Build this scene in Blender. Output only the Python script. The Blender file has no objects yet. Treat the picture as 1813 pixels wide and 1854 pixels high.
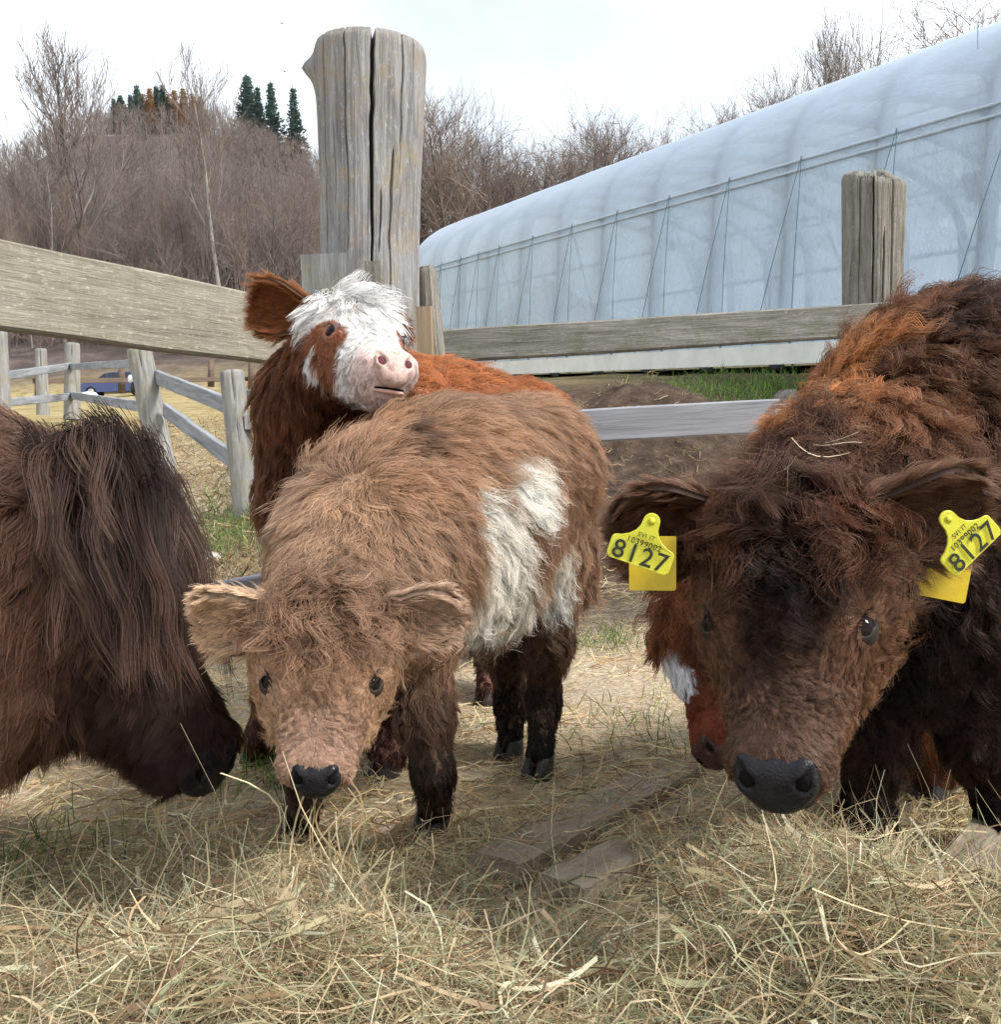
import bpy, math, random
import numpy as np
from mathutils import Vector, Matrix, kdtree

# ------------------------------------------------------------------ camera, sky, sun, exposure
scene = bpy.context.scene
COL = scene.collection
W0, H0, F0 = 1813.0, 1854.0, 1815.0
CX, CY = W0/2, H0/2
CAM = np.array((0.0, 0.0, 0.70))
PITCH = math.atan((CY-832.0)/F0)
ROLL = math.radians(2.7)
_F = np.array((0, math.cos(PITCH), -math.sin(PITCH)))
_U0 = np.array((0, math.sin(PITCH), math.cos(PITCH)))
_R0 = np.array((1.0, 0, 0))
_R = _R0*math.cos(ROLL) - _U0*math.sin(ROLL)
_U = _U0*math.cos(ROLL) + _R0*math.sin(ROLL)
cam_data = bpy.data.cameras.new('camera')
cam = bpy.data.objects.new('camera', cam_data); COL.objects.link(cam)
cam_data.sensor_fit = 'HORIZONTAL'; cam_data.sensor_width = 36.0
cam_data.lens = 36.0*F0/W0
cam_data.clip_start = 0.02; cam_data.clip_end = 5000
cam.matrix_world = Matrix(((_R[0], _U[0], -_F[0], CAM[0]), (_R[1], _U[1], -_F[1], CAM[1]),
                           (_R[2], _U[2], -_F[2], CAM[2]), (0, 0, 0, 1)))
scene.camera = cam

SUN_EL, SUN_AZ = math.radians(45), math.radians(114)      # azimuth clockwise from +Y (from the right)
world = bpy.data.worlds.new('World'); scene.world = world; world.use_nodes = True
wn, wl = world.node_tree.nodes, world.node_tree.links
wn.clear()
w_out = wn.new('ShaderNodeOutputWorld'); w_bg = wn.new('ShaderNodeBackground')
w_sky = wn.new('ShaderNodeTexSky'); w_sky.sky_type = 'NISHITA'; w_sky.sun_disc = False
w_sky.sun_elevation = SUN_EL; w_sky.sun_rotation = SUN_AZ
w_sky.air_density = 1.0; w_sky.dust_density = 1.5; w_sky.ozone_density = 1.0
w_tc = wn.new('ShaderNodeTexCoord')
w_no = wn.new('ShaderNodeTexNoise'); w_no.inputs['Scale'].default_value = 1.6; w_no.inputs['Detail'].default_value = 5
w_rmp = wn.new('ShaderNodeMapRange'); w_rmp.inputs[1].default_value = 0.30; w_rmp.inputs[2].default_value = 0.60
w_rmp.inputs[3].default_value = 0.38; w_rmp.inputs[4].default_value = 0.97
w_mix = wn.new('ShaderNodeMix'); w_mix.data_type = 'RGBA'
w_mix.inputs[7].default_value = (12.2, 13.0, 13.8, 1)      # thin bright cloud cover
w_map = wn.new('ShaderNodeMapping'); w_map.inputs[1].default_value = (.9, .35, .2); wl.new(w_tc.outputs['Generated'], w_map.inputs[0]); wl.new(w_map.outputs[0], w_no.inputs['Vector']); wl.new(w_no.outputs[0], w_rmp.inputs[0])
wl.new(w_rmp.outputs[0], w_mix.inputs[0]); wl.new(w_sky.outputs[0], w_mix.inputs[6])
wl.new(w_mix.outputs[2], w_bg.inputs[0]); wl.new(w_bg.outputs[0], w_out.inputs[0])
w_bg.inputs[1].default_value = 0.075

sun_d = bpy.data.lights.new('sun', 'SUN'); sun_d.energy = 3.3; sun_d.angle = math.radians(13); sun_d.color = (1.0, 0.965, 0.92)
sun = bpy.data.objects.new('sun', sun_d); COL.objects.link(sun)
_sd = Vector((math.sin(SUN_AZ)*math.cos(SUN_EL), math.cos(SUN_AZ)*math.cos(SUN_EL), math.sin(SUN_EL)))
sun.rotation_euler = _sd.to_track_quat('Z', 'Y').to_euler()
sun.location = (0, 0, 30)
vs = scene.view_settings
vs.view_transform = 'Standard'; vs.look = 'None'; vs.gamma = 1.0; vs.exposure = 0.72; vs.use_curve_mapping = False
cy = scene.cycles
cy.max_bounces = 4; cy.diffuse_bounces = 3; cy.glossy_bounces = 3; cy.transmission_bounces = 4; cy.transparent_max_bounces = 12
cy.adaptive_threshold = 0.025; cy.adaptive_min_samples = 16
cy.use_denoising = True
cy.sample_clamp_indirect = 6.0
scene.cycles_curves.shape = 'RIBBONS'; scene.cycles_curves.subdivisions = 1

# ------------------------------------------------------------------ helpers
def V(*a): return np.array(a, dtype=float)
def nrm(v):
    v = np.asarray(v, float); n = np.linalg.norm(v, axis=-1, keepdims=True); return v/np.maximum(n, 1e-9)
def P(px, py, d):                         # a pixel of the photograph at a depth in metres -> a point of the place
    return CAM + d*(_F + _R*((px-CX)/F0) - _U*((py-CY)/F0))
def GZ(px, py, z=0.0):                    # the point of the level z under a pixel
    r = _F + _R*((px-CX)/F0) - _U*((py-CY)/F0)
    return CAM + r*((z-CAM[2])/r[2])
def proj(p):
    q = np.asarray(p, float)-CAM; d = q@_F
    return CX+F0*(q@_R)/d, CY-F0*(q@_U)/d, d
def sstep(a, b, x):
    t = np.clip((np.asarray(x, float)-a)/(b-a), 0, 1); return t*t*(3-2*t)

def link(o, parent=None):
    COL.objects.link(o)
    if parent is not None: o.parent = parent
    return o
def empty(name, loc=(0, 0, 0), rot=(0, 0, 0)):
    o = bpy.data.objects.new(name, None); o.location = loc; o.rotation_euler = rot; o.empty_display_size = 0.1
    return link(o)
def tag(o, label=None, cat=None, group=None, kind=None):
    if label: o['label'] = label
    if cat: o['category'] = cat
    if group: o['group'] = group
    if kind: o['kind'] = kind
    return o
def mesh_np(name, v, f, mat=None, smooth=True):
    """v n x 3, f list of faces or an int array (m x 3 or m x 4)"""
    me = bpy.data.meshes.new(name)
    v = np.asarray(v, dtype=np.float32)
    if isinstance(f, np.ndarray):
        k = f.shape[1]; m = len(f)
        me.vertices.add(len(v)); me.vertices.foreach_set('co', v.ravel())
        me.loops.add(m*k); me.loops.foreach_set('vertex_index', f.astype(np.int32).ravel())
        me.polygons.add(m); me.polygons.foreach_set('loop_start', np.arange(0, m*k, k, dtype=np.int32))
        me.update(calc_edges=True)
    else:
        me.from_pydata(v.tolist(), [], f)
    if smooth: me.polygons.foreach_set('use_smooth', np.ones(len(me.polygons), dtype=bool))
    me.validate()
    if mat is not None: me.materials.append(mat)
    return me
def mobj(name, me, parent=None):
    return link(bpy.data.objects.new(name, me), parent)
class MB:
    """collects boxes, tubes and sheets into one mesh"""
    def __init__(s): s.v, s.f, s.n = [], [], 0
    def add(s, v, f):
        v = np.asarray(v, float); s.v.append(v); s.f += [tuple(int(i)+s.n for i in q) for q in f]; s.n += len(v); return s
    def tube(s, pts, rad, k=6, cap=True):
        v, f = tube(pts, rad, k, cap); return s.add(v, f)
    def box(s, lo, hi, bevel=0.0):
        v, f = box(lo, hi, bevel); return s.add(v, f)
    def mesh(s, name, mat, smooth=True): return mesh_np(name, np.concatenate(s.v), s.f, mat, smooth)
    def build(s, name, mat, parent=None, smooth=True): return mobj(name, s.mesh(name, mat, smooth), parent)
def frames(pts):
    pts = np.asarray(pts, float); t = np.gradient(pts, axis=0); t = nrm(t)
    up = np.where(np.abs(t[:, 2:3]) > 0.9, V(1, 0, 0)[None], V(0, 0, 1)[None])
    a = nrm(np.cross(t, up)); 
    for i in range(1, len(a)):
        b = a[i-1]-t[i]*np.dot(a[i-1], t[i])
        if np.linalg.norm(b) > 1e-6: a[i] = b/np.linalg.norm(b)
    b = np.cross(a, t)
    return t, a, b
def tube(pts, rad, k=6, cap=True):
    pts = np.asarray(pts, float); n = len(pts); rad = np.broadcast_to(np.asarray(rad, float), (n,))
    t, a, b = frames(pts); th = np.arange(k)*2*math.pi/k
    v = (pts[:, None, :] + rad[:, None, None]*(a[:, None, :]*np.cos(th)[None, :, None]+b[:, None, :]*np.sin(th)[None, :, None])).reshape(-1, 3)
    f = [(i*k+j, i*k+(j+1) % k, (i+1)*k+(j+1) % k, (i+1)*k+j) for i in range(n-1) for j in range(k)]
    if cap: f += [tuple(range(k))[::-1], tuple((n-1)*k+j for j in range(k))]
    return v, f
def box(lo, hi, bevel=0.0):
    lo, hi = np.asarray(lo, float), np.asarray(hi, float)
    if bevel <= 0:
        v = [(x, y, z) for x in (lo[0], hi[0]) for y in (lo[1], hi[1]) for z in (lo[2], hi[2])]
        return v, [(0, 1, 3, 2), (4, 6, 7, 5), (0, 4, 5, 1), (2, 3, 7, 6), (0, 2, 6, 4), (1, 5, 7, 3)]
    import bmesh
    bm = bmesh.new(); bmesh.ops.create_cube(bm, size=1.0)
    for q in bm.verts: q.co = Vector([lo[i]+(q.co[i]+.5)*(hi[i]-lo[i]) for i in range(3)])
    bmesh.ops.bevel(bm, geom=bm.edges[:], offset=bevel, segments=2, affect='EDGES', profile=0.7)
    bm.verts.index_update()
    v = [tuple(q.co) for q in bm.verts]; f = [tuple(q.index for q in p.verts) for p in bm.faces]; bm.free()
    return v, f
def grid_faces(nu, nv, wrap=False):
    i, j = np.meshgrid(np.arange(nu-1), np.arange(nv if wrap else nv-1), indexing='ij')
    j2 = (j+1) % nv
    return np.stack([i*nv+j, i*nv+j2, (i+1)*nv+j2, (i+1)*nv+j], -1).reshape(-1, 4)

# smooth value noise on numpy arrays
_rs = np.random.RandomState(7); _perm = _rs.permutation(512); _val = _rs.rand(512)*2-1
def vnoise(p, seed=0):
    p = np.asarray(p, float)+seed*17.31; i = np.floor(p).astype(int); f = p-i; u = f*f*(3-2*f); out = 0
    for dx in (0, 1):
        for dy in (0, 1):
            for dz in (0, 1):
                h = _val[(_perm[(_perm[(_perm[(i[..., 0]+dx) % 512]+i[..., 1]+dy) % 512]+i[..., 2]+dz) % 512])]
                out = out + h*(u[..., 0] if dx else 1-u[..., 0])*(u[..., 1] if dy else 1-u[..., 1])*(u[..., 2] if dz else 1-u[..., 2])
    return out
def fbm(p, oct=3, seed=0):
    s, a = 0, 1.0
    for k in range(oct): s = s+a*vnoise(np.asarray(p, float)*2**k, seed+k); a *= .5
    return s/1.75

# ------------------------------------------------------------------ node materials
def new_mat(name):
    m = bpy.data.materials.new(name); m.use_nodes = True; nt = m.node_tree; nt.nodes.clear()
    o = nt.nodes.new('ShaderNodeOutputMaterial'); b = nt.nodes.new('ShaderNodeBsdfPrincipled')
    nt.links.new(b.outputs[0], o.inputs[0])
    return m, nt, b, o
class N:
    """tiny node helper"""
    def __init__(s, nt): s.nt = nt
    def __call__(s, t, ins=None, **kw):
        n = s.nt.nodes.new(t)
        for k, v in kw.items(): setattr(n, k, v)
        for k, v in (ins or {}).items():
            if hasattr(v, 'bl_idname') or isinstance(v, bpy.types.NodeSocket): s.nt.links.new(v, n.inputs[k])
            else: n.inputs[k].default_value = v
        return n
    def noise(s, vec, scale, detail=4, rough=.6, dist=0.0):
        return s('ShaderNodeTexNoise', {'Vector': vec, 'Scale': scale, 'Detail': detail, 'Roughness': rough, 'Distortion': dist}).outputs[0]
    def mapping(s, vec, scale): return s('ShaderNodeMapping', {'Vector': vec, 'Scale': scale}).outputs[0]
    def ramp(s, fac, stops):
        n = s('ShaderNodeValToRGB', {0: fac}); e = n.color_ramp.elements
        while len(e) < len(stops): e.new(0.5)
        for q, (p, c) in zip(e, stops): q.position = p; q.color = (*c, 1) if len(c) == 3 else c
        return n.outputs[0]
    def mix(s, fac, a, b, mode='MIX'):
        n = s('ShaderNodeMix', data_type='RGBA', blend_type=mode)
        for i, x in ((0, fac), (6, a), (7, b)):
            if isinstance(x, bpy.types.NodeSocket): s.nt.links.new(x, n.inputs[i])
            elif i == 0: n.inputs[0].default_value = x
            else: n.inputs[i].default_value = (*x, 1) if len(x) == 3 else x
        return n.outputs[2]
    def mr(s, v, a, b, c=0., d=1.): return s('ShaderNodeMapRange', {0: v, 1: a, 2: b, 3: c, 4: d}).outputs[0]
    def math(s, op, a, b=0.0):
        n = s('ShaderNodeMath', operation=op)
        for i, x in ((0, a), (1, b)):
            if isinstance(x, bpy.types.NodeSocket): s.nt.links.new(x, n.inputs[i])
            else: n.inputs[i].default_value = x
        return n.outputs[0]
    def bump(s, h, strength=.5, dist=.01): return s('ShaderNodeBump', {'Height': h, 'Strength': strength, 'Distance': dist}).outputs[0]

def wood_mat(name, light, mid, dark, along=0, moss=None, bump=.6, fine=1.0, seed=0.0, speck=None):
    m, nt, b, o = new_mat(name); n = N(nt)
    tc = n('ShaderNodeTexCoord').outputs['Object']
    oi = n('ShaderNodeObjectInfo').outputs['Random']
    off = n('ShaderNodeCombineXYZ', {0: n.math('MULTIPLY', oi, 13.0), 1: n.math('MULTIPLY', oi, 31.0), 2: seed}).outputs[0]
    vec = n('ShaderNodeVectorMath', {0: tc, 1: off}, operation='ADD').outputs[0]
    sc = [22*fine, 22*fine, 22*fine]; sc[along] = 2.0*fine
    sc2 = [90*fine, 90*fine, 90*fine]; sc2[along] = 5.0*fine
    streak = n.noise(n.mapping(vec, sc), 1.0, 6, .65, .6)
    fines = n.noise(n.mapping(vec, sc2), 1.0, 4, .7)
    blot = n.noise(vec, 3.0*fine, 4, .6)
    c = n.ramp(streak, [(.28, dark), (.45, mid), (.62, light)])
    c = n.mix(n.mr(fines, .35, .65, 0, .55), c, n.mix(.5, dark, mid))
    c = n.mix(n.mr(blot, .4, .7, 0, .5), c, mid)
    if moss is not None:
        patch = n.noise(vec, 7.0*fine, 6, .75)
        c = n.mix(n.mr(patch, .48, .66, 0, .8), c, moss)
    if speck is not None:
        sv = [70*fine, 70*fine, 70*fine]; sv[along] = 30*fine
        sp = n.noise(n.mapping(vec, sv), 1.0, 6, .8)
        c = n.mix(n.mr(sp, .56, .66, 0, .75), c, speck); c = n.mix(n.mr(sp, .40, .32, 0, .6), c, dark)
    nt.links.new(c, b.inputs['Base Color']); b.inputs['Roughness'].default_value = .85; b.inputs['Specular IOR Level'].default_value = .2
    h = n.math('ADD', n.math('MULTIPLY', streak, 1.0), n.math('MULTIPLY', fines, .6))
    nt.links.new(n.bump(h, bump, .006), b.inputs['Normal'])
    return m
def plain(name, col, rough=.6, spec=.3, var=.25, scale=12.0, bump=.15, metal=0.0):
    m, nt, b, o = new_mat(name); n = N(nt)
    tc = n('ShaderNodeTexCoord').outputs['Object']; q = n.noise(tc, scale, 5, .65)
    dk = tuple(x*(1-var) for x in col); lt = tuple(min(1, x*(1+var)) for x in col)
    nt.links.new(n.ramp(q, [(.3, dk), (.7, lt)]), b.inputs['Base Color'])
    b.inputs['Roughness'].default_value = rough; b.inputs['Specular IOR Level'].default_value = spec; b.inputs['Metallic'].default_value = metal
    if bump: nt.links.new(n.bump(q, bump, .01), b.inputs['Normal'])
    return m
# ------------------------------------------------------------------ terrain
_LD = np.array([0, 5.2, 7.5, 9, 14, 30, 50, 62, 85, 120, 200, 300, 420, 800.])
_LZ = np.array([0, 0, .22, .62, 1.5, 3.0, 4.4, 5.6, 12.0, 26, 62, 101, 112, 114.])
_RD = np.array([0, 3.5, 5, 6.5, 9.7, 14, 17.4, 30, 60, 85, 120, 200, 300, 800.])
_RZ = np.array([0, 0, .30, .66, 1.38, 1.78, 2.1, 3.6, 8.5, 14, 24, 42, 56, 70.])
def terrain(x, y, rough=True):
    x = np.asarray(x, float); y = np.asarray(y, float)
    d = np.maximum(y, 0.0); a = x/np.maximum(y, 0.5)
    L = np.interp(d, _LD, _LZ); R = np.interp(d, _RD, _RZ)
    far = sstep(60, 250, d)
    L = L*(1-far*.16*sstep(-.36, -.55, a))
    s = sstep(-.30, .02, a)
    z = L*(1-s)+R*s
    z = z*sstep(0, 2, y)
    if rough:
        p = np.stack([x, y, 0*x], -1)
        m = sstep(3.2, 6, d)
        z = z + m*fbm(p*.9, 3, 3)*.07*np.minimum(1, d/6) + sstep(25, 90, d)*fbm(p*.05, 3, 5)*np.minimum(d*.012, 3.0)
        z = z + fbm(p*3.1, 3, 8)*.012
        # the dug-over heap of soil behind the boards
        for (cx0, cy0, r, h) in ((1.15, 6.6, .75, .30), (.55, 6.9, .6, .16), (-.75, 7.2, .9, .25), (-1.3, 8.4, 1.1, .28)):
            z = z + h*np.exp(-((x-cx0)**2+(y-cy0)**2)/r**2)*(1+.6*fbm(p*4, 2, 9))
    return z
def tz(x, y): return float(terrain(np.array([x]), np.array([y]))[0])

def make_ground():
    az = np.concatenate([np.linspace(-180, -42, 24, endpoint=False), np.linspace(-42, 42, 260, endpoint=False), np.linspace(42, 180, 24)])
    rr = np.concatenate([[0.0], np.geomspace(.35, 900, 230)])
    A, Rr = np.meshgrid(np.radians(az), rr, indexing='xy')
    x = Rr*np.sin(A); y = Rr*np.cos(A)
    z = terrain(x, y)
    v = np.stack([x, y, z], -1).reshape(-1, 3)
    f = grid_faces(len(rr), len(az))
    m, nt, b, o = new_mat('ground_earth'); n = N(nt)
    pos = n('ShaderNodeNewGeometry').outputs['Position']
    sep = n('ShaderNodeSeparateXYZ', {0: pos}); Y = sep.outputs[1]; X = sep.outputs[0]
    n1 = n.noise(pos, 1.3, 6, .65); n2 = n.noise(pos, 9, 6, .7); n3 = n.noise(pos, 55, 5, .7); n4 = n.noise(pos, .12, 4, .6)
    straw = n.ramp(n3, [(.30, (.24, .18, .115)), (.5, (.46, .37, .26)), (.7, (.68, .58, .44))])
    mud = n.ramp(n2, [(.3, (.10, .072, .05)), (.5, (.20, .15, .11)), (.72, (.34, .27, .20))])
    near = n.mix(n.mr(n1, .50, .70), straw, mud)
    soil = n.ramp(n2, [(.3, (.03, .02, .014)), (.55, (.085, .058, .042)), (.75, (.17, .125, .09))])
    field = n.ramp(n.noise(pos, 1.8, 6, .75), [(.3, (.17, .125, .06)), (.5, (.32, .25, .12)), (.72, (.46, .38, .21))])
    field = n.mix(n.mr(n1, .55, .7), field, (.14, .16, .05))
    litter = n.ramp(n.noise(pos, .5, 6, .75), [(.3, (.05, .040, .036)), (.5, (.10, .078, .070)), (.75, (.17, .135, .12))])
    c = n.mix(n.mr(n.math('ADD', Y, n.math('MULTIPLY', n1, 1.4)), 4.0, 5.2), near, soil)
    # left of the yard: rough slope of dead grass, further up the pale meadow
    lefty = n.mr(n.math('ADD', X, n.math('MULTIPLY', Y, .17)), -.1, -.9)
    c = n.mix(n.math('MULTIPLY', lefty, n.mr(Y, 4.0, 6.0)), c, n.mix(n.mr(n2, .42, .6), n.mix(.5, mud, straw), straw))
    c = n.mix(n.mr(Y, 9, 14), c, field)
    c = n.mix(n.mr(n.math('ADD', Y, n.math('MULTIPLY', n4, 20.0)), 70, 84), c, litter)
    nt.links.new(c, b.inputs['Base Color']); b.inputs['Roughness'].default_value = .95; b.inputs['Specular IOR Level'].default_value = .1
    nt.links.new(n.bump(n.math('ADD', n.math('MULTIPLY', n2, .6), n.math('MULTIPLY', n3, .5)), .8, .03), b.inputs['Normal'])
    tag(mobj('ground', mesh_np('ground', v, f, m)), kind='structure')
make_ground()

# ------------------------------------------------------------------ wood materials
M_POST = wood_mat('weathered_log', (.38, .375, .37), (.215, .21, .21), (.055, .053, .053), 2, (.27, .225, .15), 1.0, 1.25, speck=(.42, .41, .39))
M_POST2 = wood_mat('weathered_post', (.34, .32, .28), (.19, .178, .155), (.055, .05, .043), 2, (.15, .145, .10), 1.0, 1.4, speck=(.36, .34, .30))
M_PLANK_L = wood_mat('lichen_plank', (.33, .305, .245), (.25, .228, .178), (.13, .115, .088), 0, (.19, .172, .125), .9, 1.8, speck=(.50, .47, .385))
M_PLANK_R = wood_mat('mossy_grey_plank', (.31, .30, .27), (.18, .172, .15), (.07, .065, .056), 0, (.12, .122, .075), .8, 1.4, speck=(.34, .33, .30))
M_PLANK_G = wood_mat('blue_grey_plank', (.38, .39, .42), (.27, .275, .295), (.13, .13, .14), 0, None, .5, 1.0)
M_FIELD = wood_mat('field_fence_wood', (.40, .39, .36), (.25, .245, .235), (.10, .095, .085), 2, (.24, .225, .15), .8, 1.2)
M_FIELDR = wood_mat('field_rail_wood', (.38, .40, .42), (.24, .255, .27), (.10, .105, .11), 0, None, .6, 1.2)
M_FRESH = wood_mat('fresh_board', (.34, .26, .18), (.25, .185, .12), (.13, .092, .06), 2, None, .4, 1.0)
M_BOARD = wood_mat('dirty_ground_board', (.42, .35, .27), (.30, .245, .185), (.09, .065, .045), 0, (.18, .14, .10), .8, 1.0)
M_CRACK = plain('wood_crack', (.018, .015, .012), .95, .05, .3, 30, 0)
M_KNOT = None

def plank(name, a, b, h, th, mat, parent, tilt=0.0, seed=0, drop=0.0):
    """a board from a to b (points on its centre line): height h, thickness th, worn uneven edges"""
    a, b = np.asarray(a, float), np.asarray(b, float); L = np.linalg.norm(b-a); X = (b-a)/L
    Yv = nrm(np.cross(V(0, 0, 1), X)); Z = np.cross(X, Yv)
    c, s = math.cos(tilt), math.sin(tilt); Y2 = Yv*c+Z*s; Z2 = Z*c-Yv*s
    nu = max(8, int(L/.05)); us = np.linspace(0, L, nu)
    bev = min(.006, th*.2)
    prof = [(-th/2+bev, -h/2), (-th/2, -h/2+bev), (-th/2, -h/6), (-th/2, h/6), (-th/2, h/2-bev), (-th/2+bev, h/2), (th/2-bev, h/2), (th/2, h/2-bev), (th/2, -h/2+bev), (th/2-bev, -h/2)]
    k = len(prof); vs_ = []
    for u in us:
        for (y, z) in prof:
            q = np.array([u*3.0, y*8, z*8+seed*3.7])
            e = vnoise(q[None]*np.array([1.2, 1, 1]))[0]*.004
            zz = z*(1+.02*vnoise(np.array([[u*1.7, seed*5.1, np.sign(z)]]))[0]) + e*.6
            vs_.append((u+(.006*vnoise(np.array([[z*40, y*40, seed]]))[0] if u in (0, L) else 0), y+e*.4, zz))
    v = np.array(vs_); f = grid_faces(nu, k, wrap=True)
    f = [tuple(x) for x in f.tolist()]+[tuple(range(k)), tuple((nu-1)*k+j for j in range(k))[::-1]]
    o = mobj(name, mesh_np(name, v, f, mat, False), parent)
    M = Matrix(((X[0], Y2[0], Z2[0], a[0]), (X[1], Y2[1], Z2[1], a[1]), (X[2], Y2[2], Z2[2], a[2]), (0, 0, 0, 1)))
    o.matrix_basis = M
    return o

def log_post(name, base, top, r_prof, mat, parent, cracks=(), nth=640, nz=130, seed=1, flat_top=.02, bulges=(), chamfer=.02, top_tilt=(0, 0)):
    """round weathered log with real checks (cracks cut into the surface); r_prof = [(t, radius)], cracks = [(angle, t0, t1, width, depth)]; angle 0 faces the camera, + to the right"""
    base, top = np.asarray(base, float), np.asarray(top, float); ax = top-base; L = np.linalg.norm(ax); ax = ax/L
    side = nrm(V(1, 0, 0)-ax*ax[0]); fr = np.cross(ax, side)          # fr points away from the camera (+y)
    t = np.concatenate([np.linspace(0, .985, nz), [.990, .994, .997, 1.0]]); th = np.linspace(-math.pi, math.pi, nth, endpoint=False)
    T, TH = np.meshgrid(t, th, indexing='ij')
    R = np.interp(T, [q[0] for q in r_prof], [q[1] for q in r_prof])
    pn = np.stack([np.cos(TH)*2.2, np.sin(TH)*2.2, T*L*1.6], -1)
    R = R*(1+.035*fbm(pn, 3, seed))
    fine = np.stack([np.cos(TH)*26, np.sin(TH)*26, T*L*2.5], -1)
    R = R+.0032*fbm(fine, 3, seed+4)
    for (ang, t0, t1, wd, dp) in cracks:
        wob = ang+.03*vnoise(np.stack([T*L*5, 0*T+ang*9, 0*T], -1), seed)+.02*vnoise(np.stack([T*L*19, 0*T+ang*5, 0*T], -1), seed)
        dd = np.abs((TH-wob+math.pi) % (2*math.pi)-math.pi)*R
        w = wd*(.25+.75*sstep(t0, t0+(t1-t0)*.7, T))*sstep(t0-.001, t0+.02, T)*(1-sstep(t1, t1+.03, T))
        R = R-dp*np.clip(1-dd/np.maximum(w, 1e-5), 0, 1)**.6*(w > 1e-4)
    for (ang, t0, da, dt, hgt) in bulges:
        R = R+hgt*np.exp(-(((TH-ang+math.pi) % (2*math.pi)-math.pi)/da)**2-((T-t0)/dt)**2)
    cap = sstep(1-.022/L, 1.0, T); R = R-cap*chamfer
    cxy = np.sin(TH)*R, -np.cos(TH)*R
    hh = T*L + sstep(.9, 1, T)*(top_tilt[0]*cxy[0]+top_tilt[1]*cxy[1])
    v = base+cxy[0][..., None]*side+cxy[1][..., None]*fr+hh[..., None]*ax
    v = v.reshape(-1, 3); f = grid_faces(len(t), nth, wrap=True).tolist()
    # end grain: rings to the centre
    n0 = len(v); last = (len(t)-1)*nth; rim = v[last:last+nth]; cen = rim.mean(0)
    extra = []; rings = 6
    for k in range(1, rings):
        q = rim+(cen-rim)*(k/rings); q = q+ax*(flat_top*vnoise(q*40, seed)[:, None]*.35+.004*k/rings); extra.append(q)
    v = np.concatenate([v]+extra+[cen[None]+ax*.004])
    prev = last
    for k in range(rings-1):
        cur = n0+k*nth
        f += [(prev+j, prev+(j+1) % nth, cur+(j+1) % nth, cur+j) for j in range(nth)]; prev = cur
    ci = len(v)-1; f += [(prev+j, prev+(j+1) % nth, ci) for j in range(nth)]
    return mobj(name, mesh_np(name, v-base, f, mat, True), parent), base

# ------------------------------------------------------------------ paddock fence with the big corner log
fence = empty('paddock_fence', tuple(V(*P(670, 850, 3.35)[:2], 0)))
tag(fence, 'weathered paddock fence of plank rails around a thick cracked corner log', 'fence')
FO = np.array(fence.location)
def under(o, wpos):            # place an object built at the origin under the fence
    o.location = Vector(np.asarray(wpos)-FO); return o
def fplank(*a, **k):
    o = plank(*a, **k); o.matrix_basis = Matrix.Translation(Vector(-FO)) @ o.matrix_basis; return o
D_POST = 3.35
pt = P(672, 90, D_POST); pb = P(670, 520, D_POST); pb2 = pb+(pb-pt)*((pb[2]+.05)/(pt[2]-pb[2]))
r0 = 98/F0*D_POST
Lp = np.linalg.norm(pt-pb2)
o, b0 = log_post('corner_log', pb2, pt, [(0, r0*.88), (.70, r0*.90), (.80, r0*.93), (.93, r0*1.0), (1, r0*1.03)], M_POST, fence,
    cracks=[(.16, .52, 1.02, .0075, .09), (-.33, .66, 1.02, .0034, .05), (-.86, .66, 1.02, .0034, .05), (.72, .78, 1.02, .003, .04), (1.15, .60, .9, .0030, .03),
            (.55, .58, .80, .005, .03), (-1.3, .66, 1.02, .003, .02), (.95, .86, 1.02, .0025, .02), (2.4, .4, 1.02, .004, .03), (-2.2, .5, 1.02, .006, .04), (.33, .66, .74, .003, .02), (-.62, .74, .84, .002, .02)],
    bulges=[(-1.45, .964, .20, .013, .032), (-1.40, .955, .24, .024, .014), (.75, .70, .25, .05, -.02)], seed=3, chamfer=.007, top_tilt=(-.03, .05))
under(o, b0)
# shorter post beside the log and the little stave
def square_post(name, a, b, w, dep, mat, lean=(0, 0), seed=0):
    o = plank(name, a, b, w, dep, mat, fence, seed=seed); o.matrix_basis = Matrix.Translation(Vector(-FO)) @ o.matrix_basis; return o
def vboard(name, px0, px1, py_top, zbot, d, th, mat, seed=0, lean=0.0, slope=0.0):
    """upright board in front of the fence line, faces the camera"""
    w = (px1-px0)/F0*d; c = P((px0+px1)/2, py_top, d); hgt = c[2]-zbot
    nz_ = 24; vv = []
    zz = np.linspace(0, hgt, nz_)
    prof = [(-w/2, -th/2), (-w/6, -th/2), (w/6, -th/2), (w/2-.006, -th/2), (w/2, -th/2+.006), (w/2, th/2), (-w/2, th/2)]
    for z in zz:
        for (x, y) in prof:
            e = vnoise(np.array([[x*20, y*20, z*4+seed]]))[0]*.005
            topz = z+(slope*x if z > hgt*.9 else 0)
            vv.append((x+e+lean*(z-hgt), y+e*.5, topz))
    k = len(prof); f = grid_faces(nz_, k, wrap=True).tolist()+[tuple(range(k))[::-1], tuple((nz_-1)*k+j for j in range(k))]
    o = mobj(name, mesh_np(name, vv, f, mat, False), fence); o.location = Vector((c[0]-FO[0], c[1]-FO[1], zbot-FO[2])); return o
M_VPOST = wood_mat('grey_post_board', (.30, .31, .31), (.19, .195, .19), (.085, .085, .08), 2, (.18, .17, .10), .8, 1.5)
vboard('post_board', 546, 642, 462, 0, D_POST-.13, .05, M_VPOST, 1)
vboard('post_board', 652, 692, 476, 0, D_POST-.14, .05, M_POST2, 2)
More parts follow.
